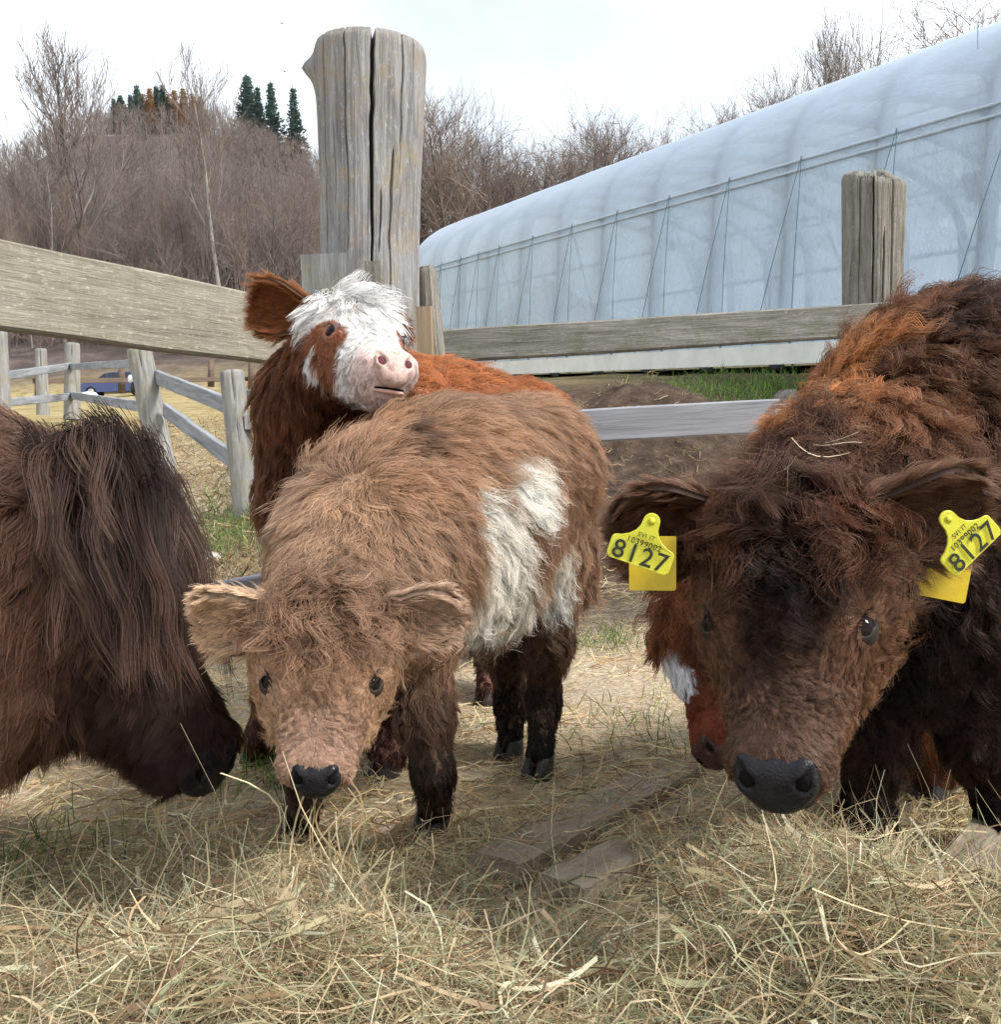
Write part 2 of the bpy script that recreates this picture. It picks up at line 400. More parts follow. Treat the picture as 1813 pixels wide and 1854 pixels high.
o, b0 = log_post('short_stave', V(*P(803, 850, 3.42)[:2], 0), P(773, 484, 3.42), [(0, .062), (.55, .055), (1, .032)], M_POST2, fence, cracks=[(.2, .5, 1.02, .003, .02)], nth=60, nz=60, seed=9, chamfer=.008); under(o, b0)
vboard('fresh_post_board', 752, 783, 556, 0, D_POST-.16, .03, M_FRESH, 3)
# left rail: comes towards the camera on the left
a = P(528, 606, 3.12); q1 = P(0, 517, 2.24); bq = q1+(q1-a)*.9
fplank('plank', a, bq, .200, .045, M_PLANK_L, fence, seed=1)
a2 = P(560, 1030, 3.12); a2[2] = a2[2]-.06; b2 = P(400, 1052, 2.85); dirn = (bq-a)/np.linalg.norm(bq-a)
pl0 = a+dirn*.02; pl0 = V(pl0[0], pl0[1], P(470, 1040, 2.98)[2]-.05)
fplank('plank', pl0, pl0+dirn*V(1, 1, .3)*2.0, .10, .05, M_PLANK_G, fence, seed=2)
# right rails
dR = 3.42
fplank('plank', P(770, 630, dR+.02), P(1620, 578, dR-.02), 59/F0*dR, .04, M_PLANK_R, fence, seed=3)
k1 = fplank('plank', P(985, 776, dR-.02), P(1412, 752, dR-.04), 60/F0*dR, .035, M_PLANK_G, fence, seed=4)
fplank('plank', P(1405, 757, dR+.03), P(2100, 722, dR+.0), 52/F0*dR, .035, M_PLANK_G, fence, seed=5)
fplank('plank', P(1600, 580, dR+.04), P(2300, 540, dR+.02), 58/F0*dR, .04, M_PLANK_R, fence, seed=6)
# knots in the lower rail
def knot_mat():
    m, nt, b, o = new_mat('wood_knot'); n = N(nt); tc = n('ShaderNodeTexCoord').outputs['Object']
    r = n('ShaderNodeVectorMath', {0: tc}, operation='LENGTH').outputs['Value']
    ring = n.math('SINE', n.math('ADD', n.math('MULTIPLY', r, 900.0), n.math('MULTIPLY', n.noise(tc, 60, 3), 3.0)))
    nt.links.new(n.ramp(n.mr(ring, -1, 1), [(0, (.10, .095, .09)), (1, (.24, .235, .235))]), b.inputs['Base Color']); b.inputs['Roughness'].default_value = .9
    return m
M_KNOT = knot_mat()
for (px, py, rx) in ((1088, 754, 13), (1322, 771, 12)):
    c = P(px, py, dR-.041); r = rx/F0*dR
    th = np.arange(24)*2*math.pi/24
    vv = [(0, -.0022, 0)]+[(r*.6*math.cos(t), -.002, r*.6*math.sin(t)) for t in th]+[(r*math.cos(t)*(1+.06*math.sin(3*t)), 0.0015, r*math.sin(t)) for t in th]
    f = [(0, 1+j, 1+(j+1) % 24) for j in range(24)]+[(1+j, 25+j, 25+(j+1) % 24, 1+(j+1) % 24) for j in range(24)]
    o = mobj('knot', mesh_np('knot', vv, f, M_KNOT), k1); o.matrix_basis = k1.matrix_basis.inverted() @ Matrix.Translation(Vector(c-FO))
# short round post with the broken top
o, b0 = log_post('fence_post', V(*P(1562, 850, dR+.10)[:2], 0), P(1583, 322, dR+.10), [(0, .098), (.7, .098), (1, .108)], M_POST2, fence,
    cracks=[(.30, .55, 1.03, .0045, .07), (-.35, .50, 1.03, .003, .05), (.85, .45, 1.03, .006, .06), (-.8, .6, 1.03, .0025, .03), (1.3, .5, 1.0, .006, .04), (0, .3, .85, .003, .03)],
    nth=420, nz=110, seed=12, flat_top=.09, chamfer=.006, top_tilt=(-.10, .30)); under(o, b0)
o, b0 = log_post('fence_post', V(1.05, 3.62, 0), V(1.05, 3.62, .9), [(0, .05), (1, .05)], M_POST2, fence, nth=30, nz=20, seed=15); under(o, b0); 

# ------------------------------------------------------------------ field fence on the slope to the left
field_f = empty('field_fence', tuple(V(*P(440, 900, 7.4)[:2], 0)))
tag(field_f, 'grey field fence with round posts and two rails zigzagging up the slope', 'fence')
FF = np.array(field_f.location)
def fpost(px_t, py_t, px_b, py_b, d, rad, seed, sink=.15):
    t_, b_ = P(px_t, py_t, d), P(px_b, py_b, d)
    b_ = b_+(b_-t_)*sink
    o, b0 = log_post('post', b_, t_, [(0, rad*1.08), (.5, rad), (1, rad*.93)], M_FIELD, field_f, cracks=[(.3, .3, 1.02, .005, .04), (-.7, .5, 1.02, .004, .03)], nth=48, nz=40, seed=seed, chamfer=.008)
    o.location = Vector(b0-FF); return o
def frail(p, q, h, seed, th=.05):
    o = plank('rail', p, q, h, th, M_FIELDR, field_f, seed=seed); o.matrix_basis = Matrix.Translation(Vector(-FF)) @ o.matrix_basis; return o
fpost(419, 672, 452, 965, 7.4, .095, 21)
fpost(252, 632, 298, 868, 9.0, .115, 22)
fpost(131, 622, 131, 742, 14.5, .11, 23)
fpost(74, 632, 78, 752, 17.0, .10, 24)
fpost(-2, 600, 4, 760, 12.0, .10, 25)
frail(P(284, 683, 9.0), P(432, 742, 7.45), .125, 1); frail(P(300, 742, 8.9), P(428, 838, 7.45), .125, 2)
frail(P(425, 722, 7.5), P(560, 714, 7.2), .115, 3); frail(P(440, 884, 7.4), P(560, 878, 7.2), .14, 4)
frail(P(128, 664, 14.4), P(262, 658, 9.1), .085, 5); frail(P(130, 716, 14.4), P(262, 737, 9.1), .10, 6)
frail(P(-120, 700, 10.5), P(128, 663, 14.4), .10, 7); frail(P(-120, 742, 10.5), P(128, 718, 14.4), .10, 8)
o = plank('rail', P(452, 745, 7.3), P(463, 800, 7.3)-V(0, 0, 0), .05, .06, M_FIELD, field_f, seed=9) if False else None
# block on the back of the near post
mb = MB(); mb.box((-.06, -.03, -.055), (.06, .03, .055), .006); bo = mb.build('cleat', M_FIELD, field_f, False); bo.location = Vector(P(459, 764, 7.35)-FF)
# electric-fence insulators on the leaning post
M_WHITE = plain('white_plastic', (.75, .78, .80), .4, .4, .1); M_BLK = plain('black_plastic', (.02, .02, .022), .5, .4, .2)
for (px, py, mt, hh) in ((238, 686, M_WHITE, .07), (242, 702, M_BLK, .09), (260, 762, M_WHITE, .06), (262, 782, M_BLK, .05)):
    mb = MB(); mb.tube([(0, 0, -hh/2), (0, 0, -hh/4), (0, 0, hh/4), (0, 0, hh/2)], [.02, .03, .03, .018], 10); io = mb.build('insulator', mt, field_f); io.location = Vector(P(px, py, 8.95)-FF)

# far brown meadow fence
meadow_f = empty('meadow_fence', tuple(P(380, 690, 30)))
tag(meadow_f, 'low brown post and rail fence far across the pale meadow', 'fence'); MF = np.array(meadow_f.location)
M_BROWN = wood_mat('brown_rail_wood', (.20, .15, .12), (.13, .095, .075), (.06, .045, .035), 0, None, .5, 1.0)
def mrail(p, q, h, seed):
    o = plank('rail', p, q, h, .06, M_BROWN, meadow_f, seed=seed); o.matrix_basis = Matrix.Translation(Vector(-MF)) @ o.matrix_basis
mrail(P(60, 690, 26), P(396, 687, 31), .13, 1); mrail(P(396, 687, 31), P(560, 684, 33), .13, 2)
for (px, py0, py1, d) in ((382, 652, 688, 31), (455, 640, 700, 31.5), (70, 655, 720, 26), (220, 655, 700, 28.5)):
    mb = MB(); t_, b_ = P(px, py0, d), P(px, py1+12, d); mb.tube([b_-MF, (b_*.5+t_*.5)-MF, t_-MF], [.11, .10, .09], 8); mb.build('post', M_BROWN, meadow_f)
# ------------------------------------------------------------------ polytunnel (plastic greenhouse) up the slope to the right
def build_tunnel():
    A = P(1462, 664, 9.7); B = P(1010, 679, 14.0)
    ax = (B-A)/np.linalg.norm(B-A)                      # runs away to the left
    nv = nrm(np.cross(V(0, 0, 1), ax)); nv = nv if nv[1] > 0 else -nv     # away from the camera
    upv = nrm(np.cross(ax, nv)); upv = upv if upv[2] > 0 else -upv
    root = empty('polytunnel', tuple(A)); tag(root, 'long polytunnel greenhouse of wrinkled bluish plastic film over curved ribs', 'greenhouse')
    U0, U1 = -9.0, 10.5                                # along the axis, from A
    HW, WID, RISE = 1.98, 3.4, 1.36
    def sec(s):
        """cross-section, s 0..1: near base -> near eave (.30) -> ridge (.65) -> far eave -> far base; returns (inward, up)"""
        s = np.asarray(s, float)
        t1 = np.clip(s/.30, 0, 1); ang = np.clip((s-.30)/.55, 0, 1)*math.pi; t3 = np.clip((s-.85)/.15, 0, 1)
        y = np.where(s < .30, .10*t1, np.where(s < .85, .10+WID*(1-np.cos(ang)), 2*WID+.10+.1*t3))
        z = np.where(s < .30, HW*t1, np.where(s < .85, HW+RISE*np.sin(ang)**.85, HW*(1-t3)))
        return y, z
    def pt(u, s, off=0.0):
        y, z = sec(s); y2, z2 = sec(np.asarray(s)+1e-3); y1, z1 = sec(np.asarray(s)-1e-3)
        ty, tz_ = y2-y1, z2-z1; l = np.sqrt(ty**2+tz_**2)+1e-9; ny, nz_ = -tz_/l, ty/l
        y = y-ny*off; z = z-nz_*off
        u = np.asarray(u, float)
        return (u[..., None]*ax+np.asarray(y)[..., None]*nv+np.asarray(z)[..., None]*upv)
    rib_u = [U0+.02]+[-8.6+1.13*k for k in range(17)]+[U1-.02]
    rib_u = [u for u in rib_u if u <= U1]
    # film materials
    def film(name, wrinkle, base, transp):
        m, nt, b, o = new_mat(name); n = N(nt)
        tc = n('ShaderNodeTexCoord').outputs['Object']
        w1 = n.noise(n.mapping(tc, wrinkle[0]), 1.0, 4, .6, 1.2); w2 = n.noise(n.mapping(tc, wrinkle[1]), 1.0, 5, .65, .8)
        h = n.math('ADD', w1, n.math('MULTIPLY', w2, .5))
        bp = n.bump(h, wrinkle[2], .03)
        dirt = n.noise(tc, 1.4, 5, .7)
        colr = n.ramp(dirt, [(.3, tuple(x*.90 for x in base)), (.7, base)])
        tl = n('ShaderNodeBsdfTranslucent', {'Color': colr, 'Normal': bp}); df = n('ShaderNodeBsdfDiffuse', {'Color': colr, 'Normal': bp})
        gl = n('ShaderNodeBsdfGlossy', {'Color': (.9, .95, 1, 1), 'Roughness': .28, 'Normal': bp}); tr = n('ShaderNodeBsdfTransparent', {'Color': (.86, .93, 1.0, 1)})
        s1 = n('ShaderNodeMixShader', {0: .50, 1: tl.outputs[0], 2: df.outputs[0]})
        fr = n('ShaderNodeFresnel', {'IOR': 1.4, 'Normal': bp})
        s2 = n('ShaderNodeMixShader', {0: n.math('MULTIPLY', fr.outputs[0], .8), 1: s1.outputs[0], 2: gl.outputs[0]})
        s3 = n('ShaderNodeMixShader', {0: transp, 1: s2.outputs[0], 2: tr.outputs[0]})
        nt.links.new(s3.outputs[0], o.inputs[0]); return m
    MW = film('wall_film', ((7, 7, 3.0), (30, 30, 12), 1.0), (.73, .87, 1.0), .17)
    MR = film('roof_film', ((.9, .9, 2.5), (5, 5, 9), .45), (.74, .86, 1.0), .19)
    def sheet(name, s0, s1, ns, nu, mat, sag, seed):
        us = np.linspace(U0, U1, nu); ss = np.linspace(s0, s1, ns); Ug, Sg = np.meshgrid(us, ss, indexing='ij')
        near = np.min(np.abs(Ug[..., None]-np.array(rib_u)), -1)
        off = -sag*np.sin(np.clip(near/.565, 0, 1)*math.pi/2)
        q = np.stack([Ug*1.3, Sg*9, 0*Ug], -1); off = off+.010*fbm(q*2.2, 3, seed)
        v = pt(Ug, Sg, off); return mobj(name, mesh_np(name, v.reshape(-1, 3), grid_faces(nu, ns), mat), root)
    sheet('side_film', .012, .300, 40, 260, MW, .002, 3)
    sheet('roof_film', .300, .850, 60, 260, MR, .003, 5)
    MO = film('far_film', ((7, 7, 3.0), (30, 30, 12), .6), (.80, .87, .96), .04)
    sheet('side_film', .850, .995, 12, 60, MO, -.02, 7)
    fl = np.array([[u, y] for u in np.linspace(U0+.05, U1-.05, 12) for y in (.25, 2*WID-.05)]); v = fl[:, :1]*ax+fl[:, 1:]*nv+upv*.02
    mobj('added_bounce_floor', mesh_np('added_bounce_floor', v, grid_faces(12, 2), plain('white_bounce_floor', (.75, .78, .80), .7, .2, .1, 3, .3)), root)  # added pale floor, put in to brighten the tunnel inside by bounce
    # end walls
    for u in (U1, U0):
        ss = np.linspace(.01, .99, 60); rim = pt(np.full(60, u), ss); cen = rim.mean(0); v = np.concatenate([rim, cen[None]])
        mobj('end_film', mesh_np('end_film', v, [(i, i+1, 60) for i in range(59)], MO, False), root)
    MS = plain('galvanised_steel', (.12, .15, .20), .5, .5, .15, 6, 0, .3); MRAIL = plain('pale_rail', (.42, .50, .58), .45, .5, .12, 8)
    MC = plain('green_cord', (.15, .24, .28), .7, .2, .2); MWB = plain('white_base_board', (.70, .70, .64), .6, .3, .12, 3)
    for u in rib_u:
        mb = MB(); ss = np.concatenate([np.linspace(-.02, .30, 8), np.linspace(.32, .85, 34), np.linspace(.87, 1.02, 5)])
        mb.tube(pt(np.full(len(ss), u), ss, .082), .074, 10); mb.build('arch_rib', MS, root)
    for s in (.40, .49, .575, .66, .75, .22, .14):
        mb = MB(); uu = np.linspace(U0, U1, 14); mb.tube(pt(uu, np.full(14, s), .15), .02, 6); mb.build('purlin', MS, root)
    # diagonal wind braces inside the near wall
    for k, u in enumerate(rib_u[:-1:2]):
        mb = MB(); a, b = pt(np.array([u]), np.array([.02]), .16)[0], pt(np.array([u+1.5]), np.array([.36]), .16)[0]; mb.tube([a, (a+b)/2, b], .018, 6); mb.build('brace', MS, root)
    mb = MB(); uu = np.linspace(U0, U1, 40); mb.tube(pt(uu, np.full(40, .300), -.030), .016, 8); mb.build('eave_rail', MRAIL, root)
    mb = MB(); mb.tube(pt(uu, np.full(40, .287), -.016), .016, 8); mb.build('eave_rail', MRAIL, root)
    # V-laced cords on the wall; the knots are where the cords meet at the eave
    kn = []
    for px, py in ((770, 483), (800, 476), (835, 467), (868, 458), (905, 448), (966, 431), (1037, 413), (1119, 390), (1213, 364), (1323, 330), (1453, 291), (1625, 242), (1850, 170)):
        best = min(np.linspace(U0, U1, 900), key=lambda u: abs(proj(A+pt(np.array([u]), np.array([.30]), -.05)[0])[0]-px)); kn.append(best)
    for u in kn:
        a = pt(np.array([u]), np.array([.302]), -.055)[0]
        for du in (0.0, .62):
            b = pt(np.array([u+du]), np.array([.005]), -.05)[0]; m_ = (a+b)/2-nv*.015
            mb = MB(); mb.tube([a, m_, b], .0045, 5); mb.build('cord', MC, root)
    # base: two horizontal pipes / boards with pegs
    mb = MB(); mb.tube(pt(uu, np.full(40, .052), -.06), .05, 8); mb.build('base_pipe', MWB, root)
    for (z0, z1) in ((.015, .030),):
        ss = np.array([.004, .034]); Ug, Sg = np.meshgrid(uu, ss, indexing='ij')
        q = pt(Ug, Sg, -.075); q2 = pt(Ug, Sg, -.03)
        v = np.concatenate([q.reshape(-1, 3), q2.reshape(-1, 3)]); f = grid_faces(40, 2).tolist()+[[i+80 for i in r][::-1] for r in grid_faces(40, 2).tolist()]
        f += [(2*i+1, 2*i+3, 80+2*i+3, 80+2*i+1) for i in range(39)]
        mobj('base_board', mesh_np('base_board', v, f, MWB, False), root)
    for u in kn:
        a, b = pt(np.array([u]), np.array([.06]), -.10)[0], pt(np.array([u]), np.array([-.03]), -.10)[0]
        mb = MB(); mb.tube([a, b], .015, 6); mb.build('peg', MC, root)
    # bucket hanging inside
    MBK = plain('grey_bucket', (.05, .06, .075), .5, .4, .1, 4, 0)
    c = P(1777, 340, 8.22); h = 45/F0*8.22; r1 = 31/F0*8.22; r2 = 24/F0*8.22
    bk = empty('bucket', tuple(c-V(0, 0, h/2))); tag(bk, 'dark grey bucket hanging inside the greenhouse behind the film', 'bucket')
    prof = [(r2*.9, 0), (r2, .006), (r1*.97, h*.86), (r1*1.06, h*.88), (r1*1.06, h), (r1, h), (r1*.93, h*.85), (r2*.93, .01)]
    th = np.arange(28)*2*math.pi/28; v = [(r*math.cos(t), r*math.sin(t), z) for (r, z) in prof for t in th]
    f = grid_faces(len(prof), 28, wrap=True).tolist()+[tuple(range(28))[::-1], tuple(range(7*28, 8*28))]
    mobj('pail', mesh_np('pail', v, f, MBK), bk)
    t = np.linspace(0, math.pi, 14); hp = np.stack([r1*np.cos(t), 0*t, h*.93+r1*1.1*np.sin(t)], -1); mb = MB(); mb.tube(hp, .004, 5); mb.build('handle', MS, bk)
    mb = MB(); mb.tube([(0, 0, h*.93+r1*1.1), (0, 0, h+1.2)], .004, 5); mb.build('hanging_cord', MC, bk)
build_tunnel()
# ------------------------------------------------------------------ bare trees, conifers, woodland
def bark(name, a, b, c):
    m, nt, bs, o = new_mat(name); n = N(nt)
    tc = n('ShaderNodeTexCoord').outputs['Object']; oi = n('ShaderNodeObjectInfo').outputs['Random']
    q = n.noise(n.mapping(tc, (2, 2, .5)), 1.0, 5, .65)
    col = n.ramp(q, [(.3, a), (.5, b), (.7, c)])
    col = n.mix(n.mr(oi, 0, 1, .0, .45), col, tuple(x*.6 for x in b))
    nt.links.new(col, bs.inputs['Base Color']); bs.inputs['Roughness'].default_value = .95; bs.inputs['Specular IOR Level'].default_value = .1
    return m
M_BARK = bark('grey_bark', (.05, .042, .04), (.10, .083, .078), (.19, .165, .155))
M_TWIG = bark('brown_twigs', (.155, .125, .112), (.22, .182, .162), (.30, .255, .232))
M_BIRCH = bark('birch_bark', (.12, .10, .09), (.42, .39, .36), (.62, .60, .57))
M_NEEDLE = bark('spruce_needles', (.05, .085, .075), (.09, .14, .125), (.15, .20, .185))
M_LARCH = bark('larch_needles', (.26, .16, .085), (.42, .27, .15), (.55, .38, .23))
M_PINK = bark('reddish_twigs', (.18, .13, .11), (.25, .19, .165), (.32, .26, .225))

class Sk:
    def __init__(s): s.v, s.f, s.n = [], [], 0
    def seg(s, p, q, r0, r1, k):
        d = q-p; l = np.linalg.norm(d)
        if l < 1e-6: return
        d = d/l; a = np.cross(d, (0, 0, 1.0) if abs(d[2]) < .9 else (1.0, 0, 0)); a = a/np.linalg.norm(a); b = np.cross(d, a)
        th = np.arange(k)*2*math.pi/k
        ring = np.cos(th)[:, None]*a+np.sin(th)[:, None]*b
        s.v.append(np.concatenate([p+ring*r0, q+ring*r1])); n = s.n
        s.f += [(n+j, n+(j+1) % k, n+k+(j+1) % k, n+k+j) for j in range(k)]; s.n += 2*k
def bare_tree(seed, H=10.0, trunk_r=.16, spread=.55, up=.35, first=.35, nb=14, levels=3, trunkless=False, twig_r=.009, fork=None, lean=0.0):
    """a leafless broadleaf: (trunk mesh data, crown mesh data)"""
    rs = np.random.RandomState(seed); T, C = Sk(), Sk()
    def rnd(): return rs.randn(3)
    def branch(p, d, L, r, lev):
        nseg = 5 if lev <= 1 else 4; pts = [p]; q = p.copy(); dd = d.copy()
        for i in range(nseg):
            dd = dd+rnd()*.13+V(0, 0, up*.22); dd = dd/np.linalg.norm(dd); q2 = q+dd*L/nseg
            ra, rb = r*(1-i/nseg*.75), r*(1-(i+1)/nseg*.75)
            (T if lev == 0 else C).seg(q, q2, max(ra, twig_r), max(rb, twig_r*.7), 5 if lev == 0 else (4 if lev == 1 else 3)); q = q2; pts.append(q.copy())
        if lev >= levels: return
        n = {0: nb, 1: 7, 2: 5, 3: 4}[lev]
        for k in range(n):
            t = rs.uniform(.22, 1.0) if lev > 0 else 1
            i = min(int(t*nseg), nseg-1); pp = pts[i]+(pts[i+1]-pts[i])*(t*nseg-i)
            loc = pts[i+1]-pts[i]; loc = loc/np.linalg.norm(loc)
            side = rnd(); side -= loc*side.dot(loc); side /= np.linalg.norm(side)
            nd = loc*.75+side*spread+V(0, 0, up*.3); nd /= np.linalg.norm(nd)
            branch(pp, nd, L*rs.uniform(.42, .68), max(r*.40, twig_r), lev+1)
    # trunk
    pts = [V(0, 0, -.3)]; q = pts[0].copy(); d = nrm(V(lean+rs.randn()*.04, rs.randn()*.04, 1)); n = 12
    for i in range(n):
        d = nrm(d+rs.randn(3)*.045+V(0, 0, .03)); q2 = q+d*H*.92/n
        T.seg(q, q2, trunk_r*(1-.85*i/n)+.012, trunk_r*(1-.85*(i+1)/n)+.012, 7); q = q2; pts.append(q.copy())
    for k in range(nb):
        t = first+(1-first)*((k+rs.rand())/nb); i = min(int(t*n), n-1); pp = pts[i]+(pts[i+1]-pts[i])*(t*n-i)
        az = k*2.4+rs.rand(); side = V(math.cos(az), math.sin(az), 0)
        nd = nrm(side*spread*1.35+V(0, 0, .35+up+.5*t))
        L = H*(.44*(1-t)+.15)*rs.uniform(.75, 1.15)*(spread/.55)**.4
        branch(pp, nd, L, trunk_r*(1-.85*t)*.55+.01, 1)
    fin = lambda S: (np.concatenate(S.v), S.f)
    return fin(T), fin(C)
def conifer(seed, H=12.0, R=2.2, dens=1.0):
    rs = np.random.RandomState(seed); T, = (Sk(),); T.seg(V(0, 0, -.3), V(0, 0, H), .2, .02, 7)
    v, f, n = [], [], 0
    lev = int(26*dens)
    for k in range(lev):
        t = k/lev; z = H*(.10+.88*t); r = R*(1-t)**.85*(1+.15*rs.randn())+.1
        m = int(13*(1-t)+5)
        for j in range(m):
            az = j*2*math.pi/m+rs.rand()*.6; rr = r*rs.uniform(.7, 1.1); o_ = V(math.cos(az), math.sin(az), 0); s_ = V(-math.sin(az), math.cos(az), 0)
            for w in range(5):
                a0 = w/5; c = V(0, 0, z)+o_*rr*(a0+.12)-V(0, 0, .28*rr*a0**1.4)+rs.randn(3)*.06
                wd = (.20+.22*(1-a0))*(R/2.2)
                q = [c-s_*wd+rs.randn(3)*.05-V(0, 0, .12), c+o_*rr*.30+rs.randn(3)*.05+V(0, 0, .05), c+s_*wd+rs.randn(3)*.05-V(0, 0, .12), c-V(0, 0, .22*R/2.2)+o_*.05]
                v += q; f += [(n, n+1, n+3), (n+1, n+2, n+3)]; n += 4
    return (np.concatenate(T.v), T.f), (np.array(v), f)
TREES = {}
def add_variant(key, data, mt, mc):
    (tv, tf), (cv, cf) = data
    TREES[key] = (mesh_np('trunk', tv, tf, mt), mesh_np('crown', cv, cf, mc))
add_variant('beech', bare_tree(1, 10, .12, .50, .75, .32, 26, 3, twig_r=.009), M_BARK, M_TWIG)
add_variant('oak', bare_tree(2, 10, .19, .85, .22, .28, 17, 3, twig_r=.009), M_BARK, M_TWIG)
add_variant('oak2', bare_tree(3, 10, .17, .70, .35, .40, 17, 3, twig_r=.009), M_BARK, M_TWIG)
add_variant('slim', bare_tree(4, 10, .11, .50, .40, .45, 15, 3, twig_r=.009), M_BARK, M_TWIG)
add_variant('slim2', bare_tree(5, 10, .12, .60, .30, .35, 16, 3, twig_r=.009, lean=.06), M_BARK, M_PINK)
add_variant('birch', bare_tree(6, 10, .10, .42, .45, .45, 14, 3, twig_r=.009), M_BIRCH, M_TWIG)
add_variant('birch2', bare_tree(7, 10, .09, .50, .30, .35, 12, 3, twig_r=.009, lean=-.18), M_BIRCH, M_TWIG)
add_variant('spruce', conifer(8, 10, 2.0), M_BARK, M_NEEDLE)
add_variant('spruce2', conifer(9, 10, 1.6), M_BARK, M_NEEDLE)
add_variant('larch', conifer(10, 10, 1.7, .8), M_BARK, M_LARCH)
TREE_LABELS = {}
def tree(key, px, d, H, label, group=None, name=None, cat='tree', zoff=0.0, rot=None, wide=1.0, py_top=None):
    x = CAM[0]+d*((px-CX)/F0); y = d
    for _ in range(3):
        z = tz(x, y)
        p = P(px, 600, 1.0)-CAM
        # solve for the point over (px) column at this depth, allowing for roll
        w = V(x, y, z); qx = proj(w)[0]; x += (px-qx)*d/F0
    z = tz(x, y)
    if py_top is not None:
        H = P(px, py_top, d)[2]-z
    nm = name or ('birch_tree' if 'birch' in key else 'spruce_tree' if 'spruce' in key else 'larch_tree' if key == 'larch' else 'bare_tree')
    e = empty(nm, (x, y, z-.1)); e.rotation_euler = (0, 0, random.random()*6.28 if rot is None else rot); s = H/10.0; e.scale = (s*wide, s*wide, s)
    tag(e, label, cat, group)
    t, c = TREES[key]
    mobj('trunk', t, e); mobj('crown', c, e)
    return e
random.seed(5)
# singled-out trees
tree('beech', 163, 88, 0, 'tall bare fan-crowned tree standing out against the sky above the plank rail', py_top=135, rot=1.1, wide=1.1)
tree('birch', 408, 80, 0, 'tall straight white-trunked birch left of the dark spruces', py_top=158, wide=.9)
tree('birch2', 120, 84, 0, 'white birch leaning at the foot of the fan-crowned tree', py_top=290, rot=.2)
tree('birch2', 74, 90, 0, 'thin pale birch nearest the picture edge, beside the fan-crowned tree', py_top=275, rot=2.2)
tree('birch', 358, 95, 0, 'short pale birch halfway up the slope between dark trunks', py_top=270)
tree('spruce', 456, 235, 0, 'largest dark green spruce on the skyline left of the log', py_top=146, wide=1.25)
tree('spruce2', 474, 240, 0, 'slimmer spruce tight against the largest spruce', py_top=166, wide=1.0)
tree('spruce2', 499, 250, 0, 'small blue-green spruce between the largest spruce and the log', py_top=158, wide=1.1)
tree('spruce2', 540, 250, 0, 'spruce tip showing just left of the big log', py_top=166, wide=1.0)
tree('spruce', 258, 250, 0, 'small dark conifer alone among bare trees mid slope', py_top=236, wide=1.6)
for i, (px, py, key) in enumerate([(253, 158, 'spruce2'), (276, 162, 'larch'), (288, 160, 'spruce2'), (299, 157, 'spruce2'), (320, 165, 'larch'), (336, 162, 'larch'), (262, 172, 'larch'), (352, 172, 'larch'),
                                   (240, 175, 'spruce2'), (222, 176, 'spruce'), (210, 182, 'spruce2'), (308, 172, 'larch'), (366, 176, 'larch')]):
    tree(key, px, 285+i*2, 0, 'orange larch in the row on the ridge' if key == 'larch' else 'dark spruce in the conifer row on the ridge', 'conifers along the ridge', py_top=py+8, wide=1.6)
rs = np.random.RandomState(3)
keys = ['oak', 'oak2', 'slim', 'slim2', 'oak', 'slim', 'oak2']
DK = 'dark bare tree on the wooded slope left of the log'
n_t = 0
for i in range(110):
    d = 82+150*rs.rand()**1.5; px = rs.uniform(-60, 640)
    H = rs.uniform(7.5, 11.5)
    k_ = keys[rs.randint(7)]; zone = 'low on' if d < 105 else 'halfway up' if d < 150 else 'high on'
    side_ = 'left of the fan-crowned tree' if px < 160 else 'between fan-crowned tree and white birch' if px < 405 else 'between white birch and log'
    DK = ('slim bare tree ' if 'slim' in k_ else 'spreading bare tree ')+zone+' the slope '+side_
    tree(k_, px, d, H, DK, 'bare trees on the wooded slope', rot=rs.rand()*6.28, wide=rs.uniform(.8, 1.1)); n_t += 1
for i in range(44):                                          # slender trunks at the wood's edge
    px = -20+620*(i+rs.rand()*.8)/44; side_ = 'left of the fan-crowned tree' if px < 160 else 'between fan-crowned tree and white birch' if px < 405 else 'between white birch and log'
    tree(['slim', 'slim', 'slim2', 'birch'][rs.randint(4)] if i % 6 else 'oak', px, rs.uniform(78, 96), rs.uniform(9, 13.5), 'slender trunk at the edge of the wood '+side_, 'slender trees along the edge of the wood', name='bare_tree', rot=rs.rand()*6.28, wide=rs.uniform(.55, .75))
# trees behind the tunnel, right of the log
for i, (px, py) in enumerate([(775, 175), (800, 140), (832, 150), (858, 178), (880, 190), (905, 215), (930, 235), (790, 200), (845, 215), (812, 235), (870, 250), (955, 250), (985, 240),
                              (1010, 215), (1045, 180), (1075, 168), (1105, 178), (1130, 195), (1160, 215), (1185, 210), (1030, 235), (1060, 240), (1090, 230), (1145, 240), (1000, 270), (920, 265), (893, 270), (766, 240)]):
    tree(['oak', 'oak2', 'slim2', 'oak2'][i % 4], px, 52+7*rs.rand()+ (8 if i > 17 else 0), 0, 'bare tree rising behind the polytunnel next to the log' if px < 1000 else 'bare tree in the clump above the middle of the polytunnel',
         'bare trees behind the tunnel beside the log' if px < 1000 else 'bare trees above the middle of the tunnel', py_top=py+62, rot=rs.rand()*6.28, wide=.85)
for i, (px, py) in enumerate([(1235, 215), (1262, 222), (1290, 165), (1312, 155), (1340, 150), (1365, 175), (1395, 150), (1430, 105), (1460, 115), (1485, 120)]):
    tree(['slim', 'oak2', 'oak'][i % 3], px, 48+6*rs.rand(), 0, 'bare tree top poking up behind the tunnel ridge', 'bare tree tops along the tunnel ridge', py_top=py+62, rot=rs.rand()*6.28, wide=.75)
tree('beech', 1540, 46, 0, 'twin-topped bare tree rising highest over the tunnel roof', py_top=78, wide=.75)
